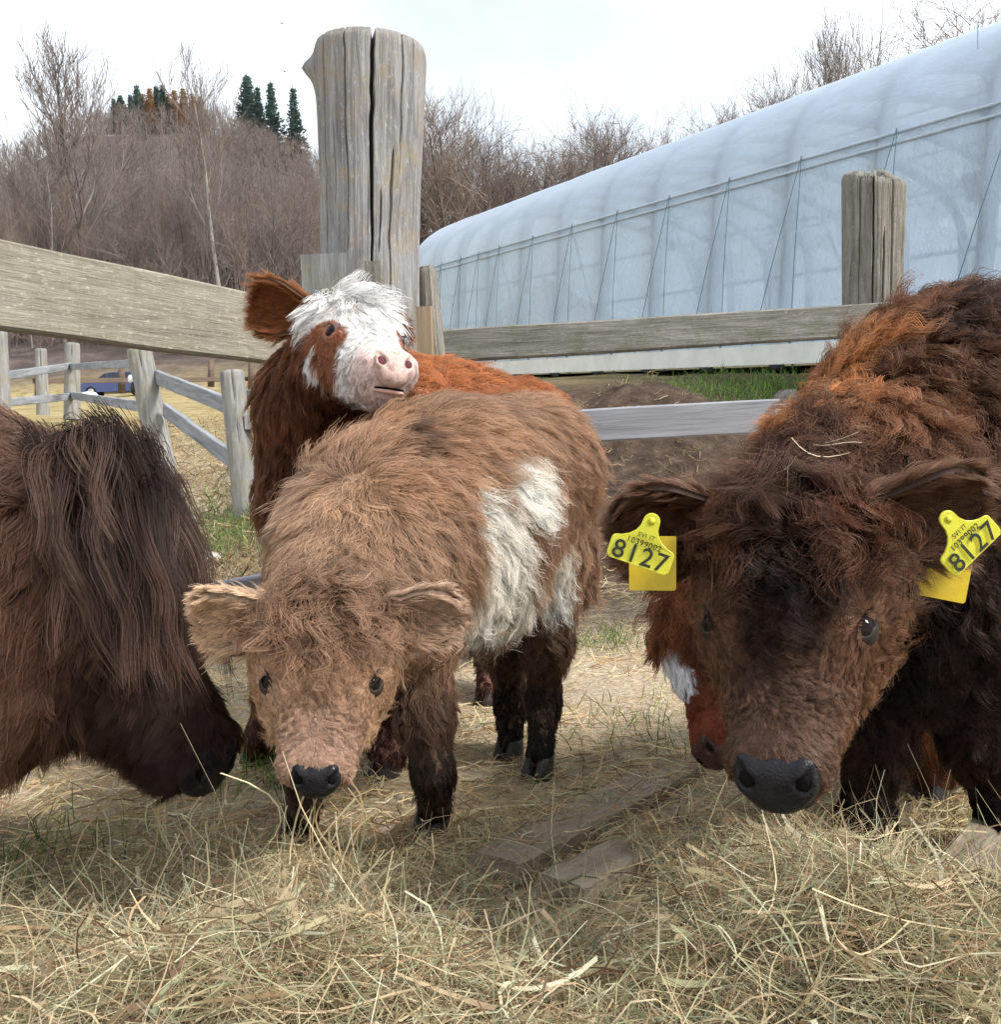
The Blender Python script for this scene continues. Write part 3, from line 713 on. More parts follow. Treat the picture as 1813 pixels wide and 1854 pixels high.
for px, py in ((1745, 55), (1795, 25)):
    tree('oak', px, 44, 0, 'bare tree branches at the top corner above the tunnel', 'bare trees over the tunnel corner', py_top=py, wide=.9)
# far woodland mass (beyond counting) and brush at the wood's edge
def scatter_mass(name, src, n_, region, hrange, mat, seed, label):
    rs = np.random.RandomState(seed); vs_, fs_, off = [], [], 0
    srcs = []
    for s_ in src:
        (tv, tf), (cv, cf) = s_; srcs.append((np.concatenate([tv, cv]), np.array(tf, dtype=object), np.array([q for q in cf]), len(tv), tf, cf))
    quads = []
    for i in range(n_):
        px, d = region(rs); x = d*((px-CX)/F0); z = tz(x, d); s = rs.uniform(*hrange)/10; a = rs.rand()*6.28; v, _, _, nt_, tf, cf = srcs[rs.randint(len(srcs))]
        R = np.array([[math.cos(a), -math.sin(a), 0], [math.sin(a), math.cos(a), 0], [0, 0, 1]])
        vs_.append(v@R.T*s*np.array([.9, .9, 1])+V(x, d, z)); quads.append((srcs_q[id(v)] if id(v) in srcs_q else srcs_q.setdefault(id(v), to_q(tf, cf, nt_)))+off); off += len(v)
    o = mobj(name, mesh_np(name, np.concatenate(vs_), np.concatenate(quads), mat, False)); tag(o, label, 'woodland', kind='stuff'); return o
srcs_q = {}
def to_q(tf, cf, nt_): 
    out = []
    for f, o_ in ((tf, 0), (cf, nt_)):
        for q in f:
            q = [i+o_ for i in q]; out.append(q if len(q) == 4 else q+[q[-1]])
    return np.array(out)
lo = [bare_tree(30+k, 10, .13, .6, .4,   .30, 7, 2, twig_r=.03) for k in range(3)]
scatter_mass('woodland', lo, 720, lambda r: (r.uniform(-80, 1300), 110+220*r.rand()**.8), (7, 11), M_TWIG, 4, 'dense mass of grey-brown bare woodland covering the far hillside')
br = [bare_tree(40+k, 10, .05, .9, .5, .08, 6, 2, twig_r=.05) for k in range(3)]
scatter_mass('undergrowth', br, 300, lambda r: (r.uniform(-80, 700), r.uniform(76, 104)), (1.6, 3.6), M_PINK, 6, 'reddish brown brush along the foot of the wooded slope')
# ------------------------------------------------------------------ animal builder: smooth-blended body skin, fur of single strands
def smin(a, b, k):
    h = np.clip(.5+.5*(b-a)/k, 0, 1); return b+(a-b)*h-k*h*(1-h)
class Cap:
    def __init__(s, a, ra, b, rb, k=.05): s.a, s.b, s.ra, s.rb, s.k = np.asarray(a, float), np.asarray(b, float), ra, rb, k
    def bounds(s): r = max(s.ra, s.rb); return np.minimum(s.a, s.b)-r, np.maximum(s.a, s.b)+r
    def d(s, p):
        ba = s.b-s.a; t = np.clip(((p-s.a)@ba)/max(ba@ba, 1e-12), 0, 1)
        return np.sqrt(((p-s.a-t[..., None]*ba)**2).sum(-1))-(s.ra+(s.rb-s.ra)*t)
class Ell:
    def __init__(s, c, R, rad, k=.05): s.c, s.R, s.rad, s.k = np.asarray(c, float), np.asarray(R, float), np.asarray(rad, float), k
    def bounds(s): r = s.rad.max(); return s.c-r, s.c+r
    def d(s, p):
        q = (p-s.c)@s.R.T; k0 = np.sqrt(((q/s.rad)**2).sum(-1)); k1 = np.sqrt(((q/s.rad**2)**2).sum(-1)); return k0*(k0-1)/np.maximum(k1, 1e-9)
def surface_nets(prims, h, cuts=(), pad=.04):
    los, his = zip(*[q.bounds() for q in prims]); lo = np.min(los, 0)-pad; hi = np.max(his, 0)+pad
    n = np.ceil((hi-lo)/h).astype(int)+1
    ax = [lo[i]+h*np.arange(n[i]) for i in range(3)]
    S = np.full(n, .5)
    for q, cut in [(q, False) for q in prims]+[(q, True) for q in cuts]:
        a, b = q.bounds(); m = .09
        i0 = np.maximum(((a-m-lo)/h).astype(int), 0); i1 = np.minimum(((b+m-lo)/h).astype(int)+2, n)
        sl = tuple(slice(i0[i], i1[i]) for i in range(3))
        g = np.stack(np.meshgrid(ax[0][sl[0]], ax[1][sl[1]], ax[2][sl[2]], indexing='ij'), -1)
        d = q.d(g)
        S[sl] = -smin(-S[sl], d, q.k) if cut else smin(S[sl], d, q.k)
    neg = S < 0
    c = [S[:-1, :-1, :-1], S[1:, :-1, :-1], S[:-1, 1:, :-1], S[1:, 1:, :-1], S[:-1, :-1, 1:], S[1:, :-1, 1:], S[:-1, 1:, 1:], S[1:, 1:, 1:]]
    cn = sum((x < 0).astype(int) for x in c); act = (cn > 0) & (cn < 8)
    idx = np.argwhere(act); vals = np.stack([x[act] for x in c], -1)
    off = np.array([[i & 1, (i >> 1) & 1, (i >> 2) & 1] for i in range(8)], float)
    acc = np.zeros((len(idx), 3)); cnt = np.zeros(len(idx))
    for i in range(8):
        for b in (1, 2, 4):
            j = i | b
            if i & b: continue
            va, vb = vals[:, i], vals[:, j]; m = (va < 0) != (vb < 0); t = np.where(m, va/np.where(m, va-vb, 1), 0)
            acc += m[:, None]*(off[i]+t[:, None]*(off[j]-off[i])); cnt += m
    v = lo+h*(idx+acc/cnt[:, None])
    vid = -np.ones(act.shape, int); vid[act] = np.arange(len(idx))
    F = []
    for a_ in range(3):
        b_, c_ = (a_+1) % 3, (a_+2) % 3
        s0 = [slice(None)]*3; s1 = [slice(None)]*3; s0[a_] = slice(0, -1); s1[a_] = slice(1, None)
        for s_ in (s0, s1): s_[b_] = slice(1, -1); s_[c_] = slice(1, -1)
        e0, e1 = neg[tuple(s0)], neg[tuple(s1)]; ee = np.argwhere(e0 != e1); fl = e0[e0 != e1]
        if not len(ee): continue
        ee = ee.copy(); ee[:, b_] += 1; ee[:, c_] += 1
        def cell(db, dc):
            q = ee.copy(); q[:, b_] -= db; q[:, c_] -= dc; return vid[q[:, 0], q[:, 1], q[:, 2]]
        qd = np.stack([cell(1, 1), cell(0, 1), cell(0, 0), cell(1, 0)], -1)
        qd[~fl] = qd[~fl][:, ::-1]; F.append(qd)
    F = np.concatenate(F); F = F[(F >= 0).all(1)]
    return v, F
def vert_normals(v, q):
    n = np.zeros_like(v); fn = np.cross(v[q[:, 2]]-v[q[:, 0]], v[q[:, 3 % q.shape[1]]]-v[q[:, 1]]) if q.shape[1] == 4 else np.cross(v[q[:, 1]]-v[q[:, 0]], v[q[:, 2]]-v[q[:, 0]])
    for k in range(q.shape[1]): np.add.at(n, q[:, k], fn)
    return nrm(n)
def laplace(v, q, it=2, lam=.5):
    e = np.concatenate([q[:, [i, (i+1) % 4]] for i in range(4)]); e = np.concatenate([e, e[:, ::-1]])
    deg = np.bincount(e[:, 0], minlength=len(v)).astype(float)
    for _ in range(it):
        s = np.zeros_like(v); np.add.at(s, e[:, 0], v[e[:, 1]]); v = v+lam*(s/np.maximum(deg, 1)[:, None]-v)
    return v

# fur material: colour comes with each strand
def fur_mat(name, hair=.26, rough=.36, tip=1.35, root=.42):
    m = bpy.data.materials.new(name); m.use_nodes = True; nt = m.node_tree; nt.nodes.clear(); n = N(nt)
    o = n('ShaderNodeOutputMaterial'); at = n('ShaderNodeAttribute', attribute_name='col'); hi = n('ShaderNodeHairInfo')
    g = n.mr(hi.outputs['Intercept'], 0, 1, root, tip)  # painted depth: roots darkened as shade, tips lightened as bleached ends and highlights
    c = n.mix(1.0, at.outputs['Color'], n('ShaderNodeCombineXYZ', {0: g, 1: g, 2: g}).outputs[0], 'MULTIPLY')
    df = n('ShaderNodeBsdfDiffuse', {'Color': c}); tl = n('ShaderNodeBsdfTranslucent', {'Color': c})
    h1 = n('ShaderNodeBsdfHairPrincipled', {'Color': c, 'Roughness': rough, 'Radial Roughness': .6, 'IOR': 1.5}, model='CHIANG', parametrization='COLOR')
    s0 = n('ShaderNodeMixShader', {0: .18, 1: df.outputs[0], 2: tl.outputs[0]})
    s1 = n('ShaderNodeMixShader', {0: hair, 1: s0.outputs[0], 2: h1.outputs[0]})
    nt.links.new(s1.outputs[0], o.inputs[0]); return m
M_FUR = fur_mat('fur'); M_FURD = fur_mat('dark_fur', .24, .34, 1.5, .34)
def curves_obj(name, pts, rad, col, mat, parent=None):
    n, s, _ = pts.shape
    c = bpy.data.hair_curves.new(name); c.add_curves([s]*n)
    c.attributes['position'].data.foreach_set('vector', np.ascontiguousarray(pts, dtype=np.float32).ravel())
    a = c.attributes.new('radius', 'FLOAT', 'POINT'); a.data.foreach_set('value', np.ascontiguousarray(rad, dtype=np.float32).ravel())
    a = c.attributes.new('col', 'FLOAT_COLOR', 'CURVE'); a.data.foreach_set('color', np.concatenate([col, np.ones((n, 1))], 1).astype(np.float32).ravel())
    c.materials.append(mat)
    return link(bpy.data.objects.new(name, c), parent)
def patch_d(p, pc):
    # a patch of coat colour reaches through the loose skin along the line of its centre
    q = p-np.asarray(pc, float); ax = nrm(np.asarray(pc, float)-CAM); a = q@ax
    return np.sqrt(np.maximum((q**2).sum(1)-a*a, 0)+(a/3.0)**2)
class Guides:
    """groom keys: position, flow, length, lift (radians), wave amplitude, clump, density, colour"""
    def __init__(s): s.p, s.f, s.q, s.c, s.r = [], [], [], [], []
    def add(s, p, f, L, col, lift=.45, wave=.0, clump=.75, dens=1.0, r=1.0):
        s.p.append(np.asarray(p, float)); s.f.append(nrm(f)); s.q.append((L, lift, wave, clump, dens)); s.c.append(col); s.r.append(r); return s
    def at(s, x):
        p, f, q, c, r = (np.array(k, float) for k in (s.p, s.f, s.q, s.c, s.r))
        out_f, out_q, out_c = [], [], []
        for i in range(0, len(x), 20000):
            d2 = ((x[i:i+20000, None]-p[None])**2).sum(-1); w = r[None]/(d2+.0004)**2.0; w = w/w.sum(1, keepdims=True)
            out_f.append(w@f); out_q.append(w@q); out_c.append(w@c)
        return nrm(np.concatenate(out_f)), np.concatenate(out_q), np.concatenate(out_c)
def groom(name, v, q, gd, n, parent, seed=0, rad=.00055, S=7, clump_n=26, grav=.25, jit=.22, view_cull=True, patches=(), mask=None, collide=None, mat=None, colvar=.16, tuft=.45, keep=None, wavek=14.0, colfn=None, shrink=.28, coh=2.0):
    rs = np.random.RandomState(seed)
    tri = np.concatenate([q[:, [0, 1, 2]], q[:, [0, 2, 3]]]) if q.shape[1] == 4 else q
    vn = vert_normals(v, q)
    a, b, c = v[tri[:, 0]], v[tri[:, 1]], v[tri[:, 2]]
    area = np.linalg.norm(np.cross(b-a, c-a), axis=1)*.5
    cen = (a+b+c)/3; fn = nrm(np.cross(b-a, c-a))
    _, qq, _ = gd.at(cen); w = area*qq[:, 4]*np.clip(.034/qq[:, 0], .8, 3.2)
    if view_cull:
        vd = nrm(cen-CAM); fac = (fn*vd).sum(1); w = w*np.where(fac > .35, .18, 1.0)
        px, py, dd = proj(cen); outside = (px < -160) | (px > W0+160) | (dd < .1); w = w*np.where(outside, .12, 1.0)
    if mask is not None: w = w*mask(cen)
    t = rs.choice(len(tri), n, p=w/w.sum())
    u1, u2 = rs.rand(n), rs.rand(n); fl = u1+u2 > 1; u1[fl], u2[fl] = 1-u1[fl], 1-u2[fl]
    bar = np.stack([1-u1-u2, u1, u2], 1)
    root = (v[tri[t]]*bar[..., None]).sum(1); nn = nrm((vn[tri[t]]*bar[..., None]).sum(1))
    f, qq, col = gd.at(root)
    L, lift, wave, clump = qq[:, 0], qq[:, 1], qq[:, 2], qq[:, 3]
    if mask is not None: L = L*np.clip(.35+mask(root), 0, 1)
    # clumps
    K = max(8, n//clump_n); kd = kdtree.KDTree(K)
    for i in range(K): kd.insert(root[i], i)
    kd.balance()
    cl = np.fromiter((kd.find(p)[1] for p in root.tolist()), int, n)
    cj = rs.randn(K, 3); cl_len = 1+.22*rs.randn(K); ph = rs.rand(K)*coh+9.0*fbm(root[:K]*16, 2, 17); cb = 1+colvar*rs.randn(K)
    # low-frequency swirl so that the coat breaks into tufts
    sw = np.stack([fbm(root*9, 2, 11), fbm(root*9, 2, 12), fbm(root*9, 2, 13)], -1)
    fl_ = nrm(f+tuft*sw+.28*cj[cl]*tuft/.45+jit*rs.randn(n, 3))
    tg = fl_-nn*(fl_*nn).sum(1, keepdims=True); tg = nrm(tg)
    side = np.cross(nn, tg)
    L = L*np.clip(cl_len[cl], .45, 1.6)*np.clip(1+.18*rs.randn(n), .4, 1.6)
    s = np.linspace(0, 1, S)
    lf = lift*(1+.25*rs.randn(n)+.2*cj[cl, 0])
    pts = np.empty((n, S, 3)); pts[:, 0] = root-nn*.001; cur = pts[:, 0].copy()
    for k in range(1, S):
        l_ = lf*(1-.75*s[k]); d = tg*np.cos(l_)[:, None]+nn*np.sin(l_)[:, None]; d[:, 2] -= grav*s[k]*1.2; d = nrm(d)
        cur = cur+d*(L/(S-1))[:, None]; pts[:, k] = cur
    wv = (wave*L)[:, None]*np.sin(wavek*.55*s[None]*np.clip(L/.04, .6, 2.2)[:, None]+ph[cl][:, None])*s[None]**.7
    wv2 = (wave*L)[:, None]*.6*np.cos(wavek*.5*s[None]*np.clip(L/.04, .6, 2.2)[:, None]+ph[cl][:, None]*1.7)*s[None]**.7
    pts += wv[..., None]*side[:, None]+wv2[..., None]*nn[:, None]
    # pull into locks
    cw = (clump[:, None]*s[None]**1.1*np.clip(1+.15*rs.randn(n), .3, 1.1)[:, None])[..., None]
    own = np.linalg.norm(root-root[cl], axis=1); cw = cw*np.clip(1.6-own/.03, 0, 1)[:, None, None]
    target = pts[cl]+(root-root[cl])[:, None]*(.30)
    Lr = (L/np.maximum(L[cl], 1e-4))[:, None, None]
    target = root[:, None]*0+pts[cl][:, :1]+(pts[cl]-pts[cl][:, :1])*np.clip(Lr, .5, 1.15)+(root-root[cl])[:, None]*shrink
    pts = pts*(1-cw)+target*cw
    if collide is not None:
        pts = collide(pts)
    if colfn is not None: col = colfn(root, col)
    for (pc, pr, pcol, soft) in patches:
        e = patch_d(root, pc)/pr + .35*fbm(root*22, 2, 31)
        m_ = (e < 1).astype(float)[:, None] if not soft else (1-sstep(1-soft, 1+soft, e))[:, None]
        col = col*(1-m_)+np.asarray(pcol, float)*m_
    col = col*(1+.30*fbm(root*6, 2, 61))[:, None]
    col = col*np.clip(cb[cl], .5, 1.6)[:, None]*np.clip(1+.18*rs.randn(n), .5, 1.7)[:, None]
    col = np.clip(col, .002, .95)
    R = rad*np.clip(1+.3*rs.randn(n), .5, 1.8)[:, None]*(1-.80*s[None]**1.4)
    if keep is not None:
        ok = keep(root); pts, R, col = pts[ok], R[ok], col[ok]
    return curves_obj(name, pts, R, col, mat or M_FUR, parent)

# -------------------------------------------------- heads
class Head:
    """local axes: x across, y from the poll to the nose (length L), z out of the face; fat widens it"""
    def __init__(s, px, py, d, yaw, pit, rol, L, fat=1.0):
        s.o = P(px, py, d); s.L, s.fat = L, fat
        y = -_F*math.cos(pit)*math.cos(yaw)+_R*math.cos(pit)*math.sin(yaw)-_U*math.sin(pit)
        z0 = nrm(_U-y*(_U@y)); x0 = np.cross(y, z0); z = z0*math.cos(rol)+x0*math.sin(rol); s.R = np.stack([np.cross(y, z), y, z])
    def w(s, x, y, z): return s.o+s.L*(x*s.fat*s.R[0]+y*s.R[1]+z*s.R[2])
    def d(s, x, y, z): return nrm(x*s.R[0]+y*s.R[1]+z*s.R[2])
    def loc(s, p): return ((np.asarray(p)-s.o)@s.R.T)/s.L/np.array((s.fat, 1, 1))
    def ell(s, c, r, k=.05): return Ell(s.w(*c), s.R, np.array((r[0]*s.fat, r[1], r[2]))*s.L, k*s.L)
    def cap(s, a, ra, b, rb, k=.05): return Cap(s.w(*a), ra*s.L, s.w(*b), rb*s.L, k*s.L)
    EYE = (.196, .445, -.078)
    def skull(s, mz=1.0):
        P_ = [s.ell((0, .14, -.14), (.215, .24, .20), .12), s.ell((0, .34, -.16), (.200, .24, .175), .12),
              s.ell((0, .60, -.17), (.135*mz, .26, .135), .12), s.ell((0, .80, -.175), (.135*mz, .16, .125), .10), s.ell((0, .875, -.185), (.150*mz, .105, .120), .08),
              s.ell((0, .87, -.275), (.105, .09, .065), .06), s.cap((0, .25, -.36), .12, (0, .74, -.315), .085, .14)]
        for e in (-1, 1):
            P_ += [s.ell((.155*e, .43, -.10), (.060, .10, .07), .09), s.ell((.12*e, .28, -.30), (.11, .20, .14), .12), s.ell((.092*e*mz, .54, -.26), (.092*mz, .20, .13), .12), s.ell((.088*e*mz, .895, -.15), (.058*mz, .075, .07), .06)]
        return P_
def make_eye(h, parent, e, r=.050, lid_col=None, open_=.50, skin_v=None, face=(.85, .10, 1.1)):
    """eyeball under lids with an almond opening that slants down to the nose; e = -1 / 1 side"""
    c = h.w(h.EYE[0]*e, h.EYE[1], h.EYE[2]); rr = r*h.L
    out = h.d(face[0]*e, face[1], face[2]); sx = h.d(-.75*e, 1, -.25); sx = nrm(sx-out*np.dot(sx, out)); upv = np.cross(out, sx)
    if np.dot(upv, h.R[2]) < 0: upv = -upv
    if skin_v is not None:
        q = skin_v-c; ht = q@out; m = (np.linalg.norm(q-ht[:, None]*out, axis=1) < rr*.9) & (np.abs(ht) < rr*4)
        if m.any(): c = c+out*(np.percentile(ht[m], 70)-.92*rr)
    nu, nv = 20, 28; th = np.linspace(0, math.pi, nu); ph = np.linspace(0, 2*math.pi, nv, endpoint=False)
    T, Q = np.meshgrid(th, ph, indexing='ij'); s = np.stack([np.sin(T)*np.cos(Q), np.sin(T)*np.sin(Q), np.cos(T)], -1)
    bul = 1+.06*np.clip(s[..., 2:3]-.6, 0, 1)
    v = (s*bul*rr)@np.stack([sx, upv, out])
    mobj('eye', mesh_np('eye', (v+c).reshape(-1, 3)-np.array(parent.location), grid_faces(nu, nv, wrap=True), M_EYE), parent)
    nu, nv = 16, 44; th = np.linspace(.0, 1.0, nu); vv = []
    def opening(a):
        k = abs(math.cos(a))**1.5; return math.sqrt((.70*math.cos(a))**2+((open_ if math.sin(a) > 0 else open_*.92)*math.sin(a))**2)
    for k in range(nv):
        a = k*2*math.pi/nv; op = opening(a)
        for j in range(nu):
            t = op+(1.35-op)*th[j]; R_ = rr*(1.015+.05*math.sin(min(1, th[j]*5)*math.pi/2)*(1-th[j]))
            vv.append(c+R_*(math.sin(t)*math.cos(a)*sx+math.sin(t)*math.sin(a)*upv+math.cos(t)*out))
    f = [(k*nu+j, ((k+1) % nv)*nu+j, ((k+1) % nv)*nu+j+1, k*nu+j+1) for k in range(nv) for j in range(nu-1)]
    mobj('eyelid', mesh_np('eyelid', np.array(vv)-np.array(parent.location), f, lid_col or M_LID), parent)
    rs = np.random.RandomState(4); n = 40; al = np.linspace(.10*math.pi, .92*math.pi, n); pts = np.empty((n, 5, 3))
    for i, a in enumerate(al):
        op = opening(a)+.03; p0 = c+rr*1.13*(math.sin(op)*math.cos(a)*sx+math.sin(op)*math.sin(a)*upv+math.cos(op)*out)
        d = nrm(out*1.0+upv*.15+sx*math.cos(a)*.7+rs.randn(3)*.15)
        for k in range(5): pts[i, k] = p0+d*rr*.36*k/4-upv*rr*.10*math.sin(k/4*2.4)
    curves_obj('eyelash', pts-np.array(parent.location), np.tile(.0004*(1-np.linspace(0, 1, 5)*.8), (n, 1)), np.tile([[.03, .022, .02]], (n, 1)), M_FUR, parent)
    return c
def make_nose(h, parent, mat, w=1.0, inner=None):
    """moist nose leather, tipped up, with comma-shaped nostrils at its upper corners"""
    n_ = h.d(0, .80, .60); t_ = h.d(0, -.60, .80); x_ = h.R[0]; c0 = h.w(0, .947, -.137); L = h.L; f = h.fat*w
    RR = np.stack([x_, t_, n_])
    E_ = lambda u, v, q, r, k=.04: Ell(c0+L*(u*f*x_+v*t_+q*n_), RR, np.array((r[0]*f, r[1], r[2]))*L, k*L)
    C_ = lambda a, ra, b, rb, k=.012: Cap(c0+L*(a[0]*f*x_+a[1]*t_+a[2]*n_), ra*L, c0+L*(b[0]*f*x_+b[1]*t_+b[2]*n_), rb*L, k*L)
    pr = [E_(0, -.005, .0, (.092, .090, .062), .05), E_(0, -.075, -.01, (.075, .04, .055), .05)]
    cuts = []
    for e in (-1, 1):
        pr += [E_(.080*e, .012, -.004, (.040, .072, .062))]
        cuts += [C_((.055*e, -.045, .064), .011, (.076*e, .0, .060), .020), C_((.076*e, .0, .060), .021, (.100*e, .050, .040), .014), C_((.078*e, .005, .05), .024, (.070*e, .0, .022), .016)]
    cuts += [C_((0, -.07, .062), .006, (0, -.12, .04), .008)]
    v, q = surface_nets(pr, h.L*.0072, cuts, pad=.01); v = laplace(v, q, 2, .4)
    no = mobj('nose', mesh_np('nose', v-np.array(parent.location), q, mat), parent)
    for e in (-1, 1):                                      # dark plug, painted as the shade inside each nostril
        v2, q2 = surface_nets([E_(.076*e, .004, .026, (.030, .036, .018))], h.L*.009, (), pad=.008)
        mobj('nostril', mesh_np('nostril', v2-np.array(parent.location), q2, inner or M_NOSTRIL), no)
    return no
def make_mouth(h, parent, lip_mat, gap_mat, w=1.0):
    for nm, y0, z0, r, mt in (('lip', .932, -.268, .013, lip_mat), ('mouth_line', .934, -.252, .007, gap_mat)):  # mouth_line is a dark tube, painted shade between the lips
        mb = MB(); mb.tube(np.array([h.w(.088*w*math.sin(t), y0+.058*math.cos(t), z0-.014*(1-math.cos(t))) for t in np.linspace(-1.4, 1.4, 16)])-np.array(parent.location), r*h.L*np.sin(np.linspace(.25, math.pi-.25, 16))**.5, 10); mb.build(nm, mt, parent)
M_LIPB = None
def make_ear(h, parent, e, axis, face, Le, We, mat, gcol, gcol_in, n_hair, seed, curl=.8, hlen=.022, base=(.20, .06, -.06), inner_len=1.3, twist=0.0):
    """cupped ear: axis = world direction base->tip, face = direction the opening looks"""
    axis = nrm(axis); face = nrm(np.asarray(face, float)-axis*np.dot(face, axis)); sx = np.cross(axis, face)
    c = h.w(base[0]*e, base[1], base[2])
    nu, nv = 22, 17; u = np.linspace(0, 1, nu); vv = np.linspace(-1, 1, nv); U, Vv = np.meshgrid(u, vv, indexing='ij')
    wid = We*(.36+.64*np.sin(np.clip(U*1.25+.12, 0, 1)*math.pi/2))*np.sqrt(np.clip(1-np.clip((U-.42)/.58, 0, 1)**2.0, 0, 1))+.002
    bend = (1.25-.55*U)*curl
    a = Vv*bend*1.45
    X = np.sin(a)/np.maximum(bend*1.45, .2)*wid; Z = -(np.cos(a)-1)/np.maximum(bend*1.45, .2)*wid-.30*We*(1-U)
    p = c+axis*(U*Le)[..., None]+sx*X[..., None]+face*(Z-.12*Le*U**2*0)[..., None]
    p = p.reshape(-1, 3); q = grid_faces(nu, nv); nm = vert_normals(p, q); 
    if (nm.reshape(nu, nv, 3)[nu//2, nv//2]@face) < 0: nm = -nm; 
    fr = np.concatenate([p+nm*.0025, p-nm*.0045]); n0 = len(p)
    qa = q if np.dot(vert_normals(p, q)[n0//2], face) > 0 else q[:, ::-1]
    qs = np.concatenate([qa, (qa+n0)[:, ::-1]])
    rimi = list(range(0, nv))+[i*nv+nv-1 for i in range(1, nu)]+[(nu-1)*nv+j for j in range(nv-2, -1, -1)]+[i*nv for i in range(nu-2, 0, -1)]
    rim = np.array([(rimi[i], rimi[(i+1) % len(rimi)], rimi[(i+1) % len(rimi)]+n0, rimi[i]+n0) for i in range(len(rimi))])
    allq = np.concatenate([qs, rim]); L0 = np.array(parent.location)
    ear = mobj('ear', mesh_np('ear', fr-L0, allq, mat), parent)
    # fur on both faces, combed to the tip and off the rim
    gd = Guides()
    for i in range(0, nu, 3):
        for j in range(0, nv, 4):
            k = i*nv+j; s_ = vv[j]
            gd.add(p[k]-nm[k]*.012, axis+sx*.55*s_-.35*nm[k]*0, hlen*(1.0+.25*abs(s_))*(1-.35*u[i]), gcol, .40, .05, .6)
            gd.add(p[k]+nm[k]*.012, axis*.8+sx*(1.0 if s_ > 0 else -1.0)*.8*abs(s_), hlen*inner_len*(.45+.7*abs(s_))*(1-.35*u[i]), gcol_in, .55, .06, .6, .75)
    fo = groom('ear_fur', fr, qs, gd, n_hair, ear, seed, rad=.00048, S=6, clump_n=18, grav=.12, jit=.22, view_cull=False, tuft=.3)
    fo.location = Vector(-L0)
    return ear
def make_hoof(parent, foot, fwd, r=.032, h=.045, mat=None):
    fwd = nrm(V(fwd[0], fwd[1], 0)); sd = V(-fwd[1], fwd[0], 0); mb = MB()
    for e in (-1, 1):
        ring = []; k = 14
        for (z, s, o_) in ((0, 1.12, .010), (h*.35, 1.05, .006), (h*.8, .9, 0), (h, .82, -.004)):
            for j in range(k):
                a = j*2*math.pi/k; ring.append(foot+sd*(e*r*.52+math.cos(a)*r*.50*s)+fwd*(o_+math.sin(a)*r*s*(1.05 if math.sin(a) > 0 else .8))+V(0, 0, z))
        f = grid_faces(4, k, wrap=True).tolist()+[tuple(range(k))[::-1], tuple(range(3*k, 4*k))]; mb.add(np.array(ring)-np.array(parent.location), f)
    return mb.build('hoof', mat or M_HOOF, parent)

def eye_mat():
    m, nt, b, o = new_mat('dark_eye'); b.inputs['Base Color'].default_value = (.008, .006, .006, 1); b.inputs['Roughness'].default_value = .08
    b.inputs['Specular IOR Level'].default_value = .12
    n = N(nt); tc = n('ShaderNodeTexCoord').outputs['Object']; q = n.noise(tc, 90, 3, .6); nt.links.new(n.ramp(q, [(.3, (.004, .003, .004)), (.7, (.014, .009, .007))]), b.inputs['Base Color']); return m
M_EYE = eye_mat(); M_LID = plain('dark_eyelid', (.045, .032, .028), .55, .35, .3, 60, .2); M_LIDP = plain('pink_eyelid', (.12, .06, .05), .55, .35, .3, 60, .2)
M_LIDT = plain('dark_brown_eyelid', (.022, .016, .013), .55, .35, .3, 60, .2)
M_NOSTRIL = plain('nostril_shade_fill', (.006, .005, .005), .8, .1, .3, 40, 0); M_NOSTRILP = plain('pink_nostril_shade_fill', (.10, .03, .035), .7, .2, .3, 40, 0)
M_HOOF = plain('dark_horn_hoof', (.035, .030, .028), .5, .4, .4, 30, .3)
def nose_mat(name, a, b_, spot=None):
    m, nt, b, o = new_mat(name); n = N(nt); tc = n('ShaderNodeTexCoord').outputs['Object']
    vo = n('ShaderNodeTexVoronoi', {'Vector': tc, 'Scale': 330.0}); q = n.noise(tc, 45, 5, .65)
    c = n.ramp(q, [(.3, a), (.7, b_)])
    if spot: c = n.mix(n.mr(n.noise(tc, 38, 4, .6), .52, .60), c, spot)
    nt.links.new(c, b.inputs['Base Color']); b.inputs['Roughness'].default_value = .36; b.inputs['Specular IOR Level'].default_value = .55
    nt.links.new(n.mr(n.noise(tc, 70, 4, .6), .38, .62, .24, .55), b.inputs['Roughness']); b.inputs['Specular IOR Level'].default_value = .19
    nt.links.new(n.bump(n.math('ADD', vo.outputs['Distance'], n.math('MULTIPLY', q, .6)), .34, .002), b.inputs['Normal']); return m
M_NOSE = nose_mat('black_nose', (.008, .0075, .009), (.020, .019, .022)); M_NOSEP = nose_mat('pink_nose', (.44, .29, .26), (.58, .43, .38), (.30, .21, .15))
def skin_mat(name, col, attr=False):
    if not attr: return plain(name, col, .9, .1, .3, 25, 0)
    m, nt, b, o = new_mat(name); n = N(nt); at = n('ShaderNodeAttribute', attribute_name='col'); tc = n('ShaderNodeTexCoord').outputs['Object']
    q = n.noise(tc, 140, 4, .7); c = n.mix(n.mr(q, .3, .7, .15, .75), at.outputs['Color'], col)
    nt.links.new(c, b.inputs['Base Color']); b.inputs['Roughness'].default_value = .9; b.inputs['Specular IOR Level'].default_value = .1
    nt.links.new(n.bump(q, .4, .004), b.inputs['Normal']); return m
def set_cols(me, col):
    a = me.color_attributes.new('col', 'FLOAT_COLOR', 'POINT'); a.data.foreach_set('color', np.concatenate([np.clip(col, 0, 1), np.ones((len(col), 1))], 1).astype(np.float32).ravel())
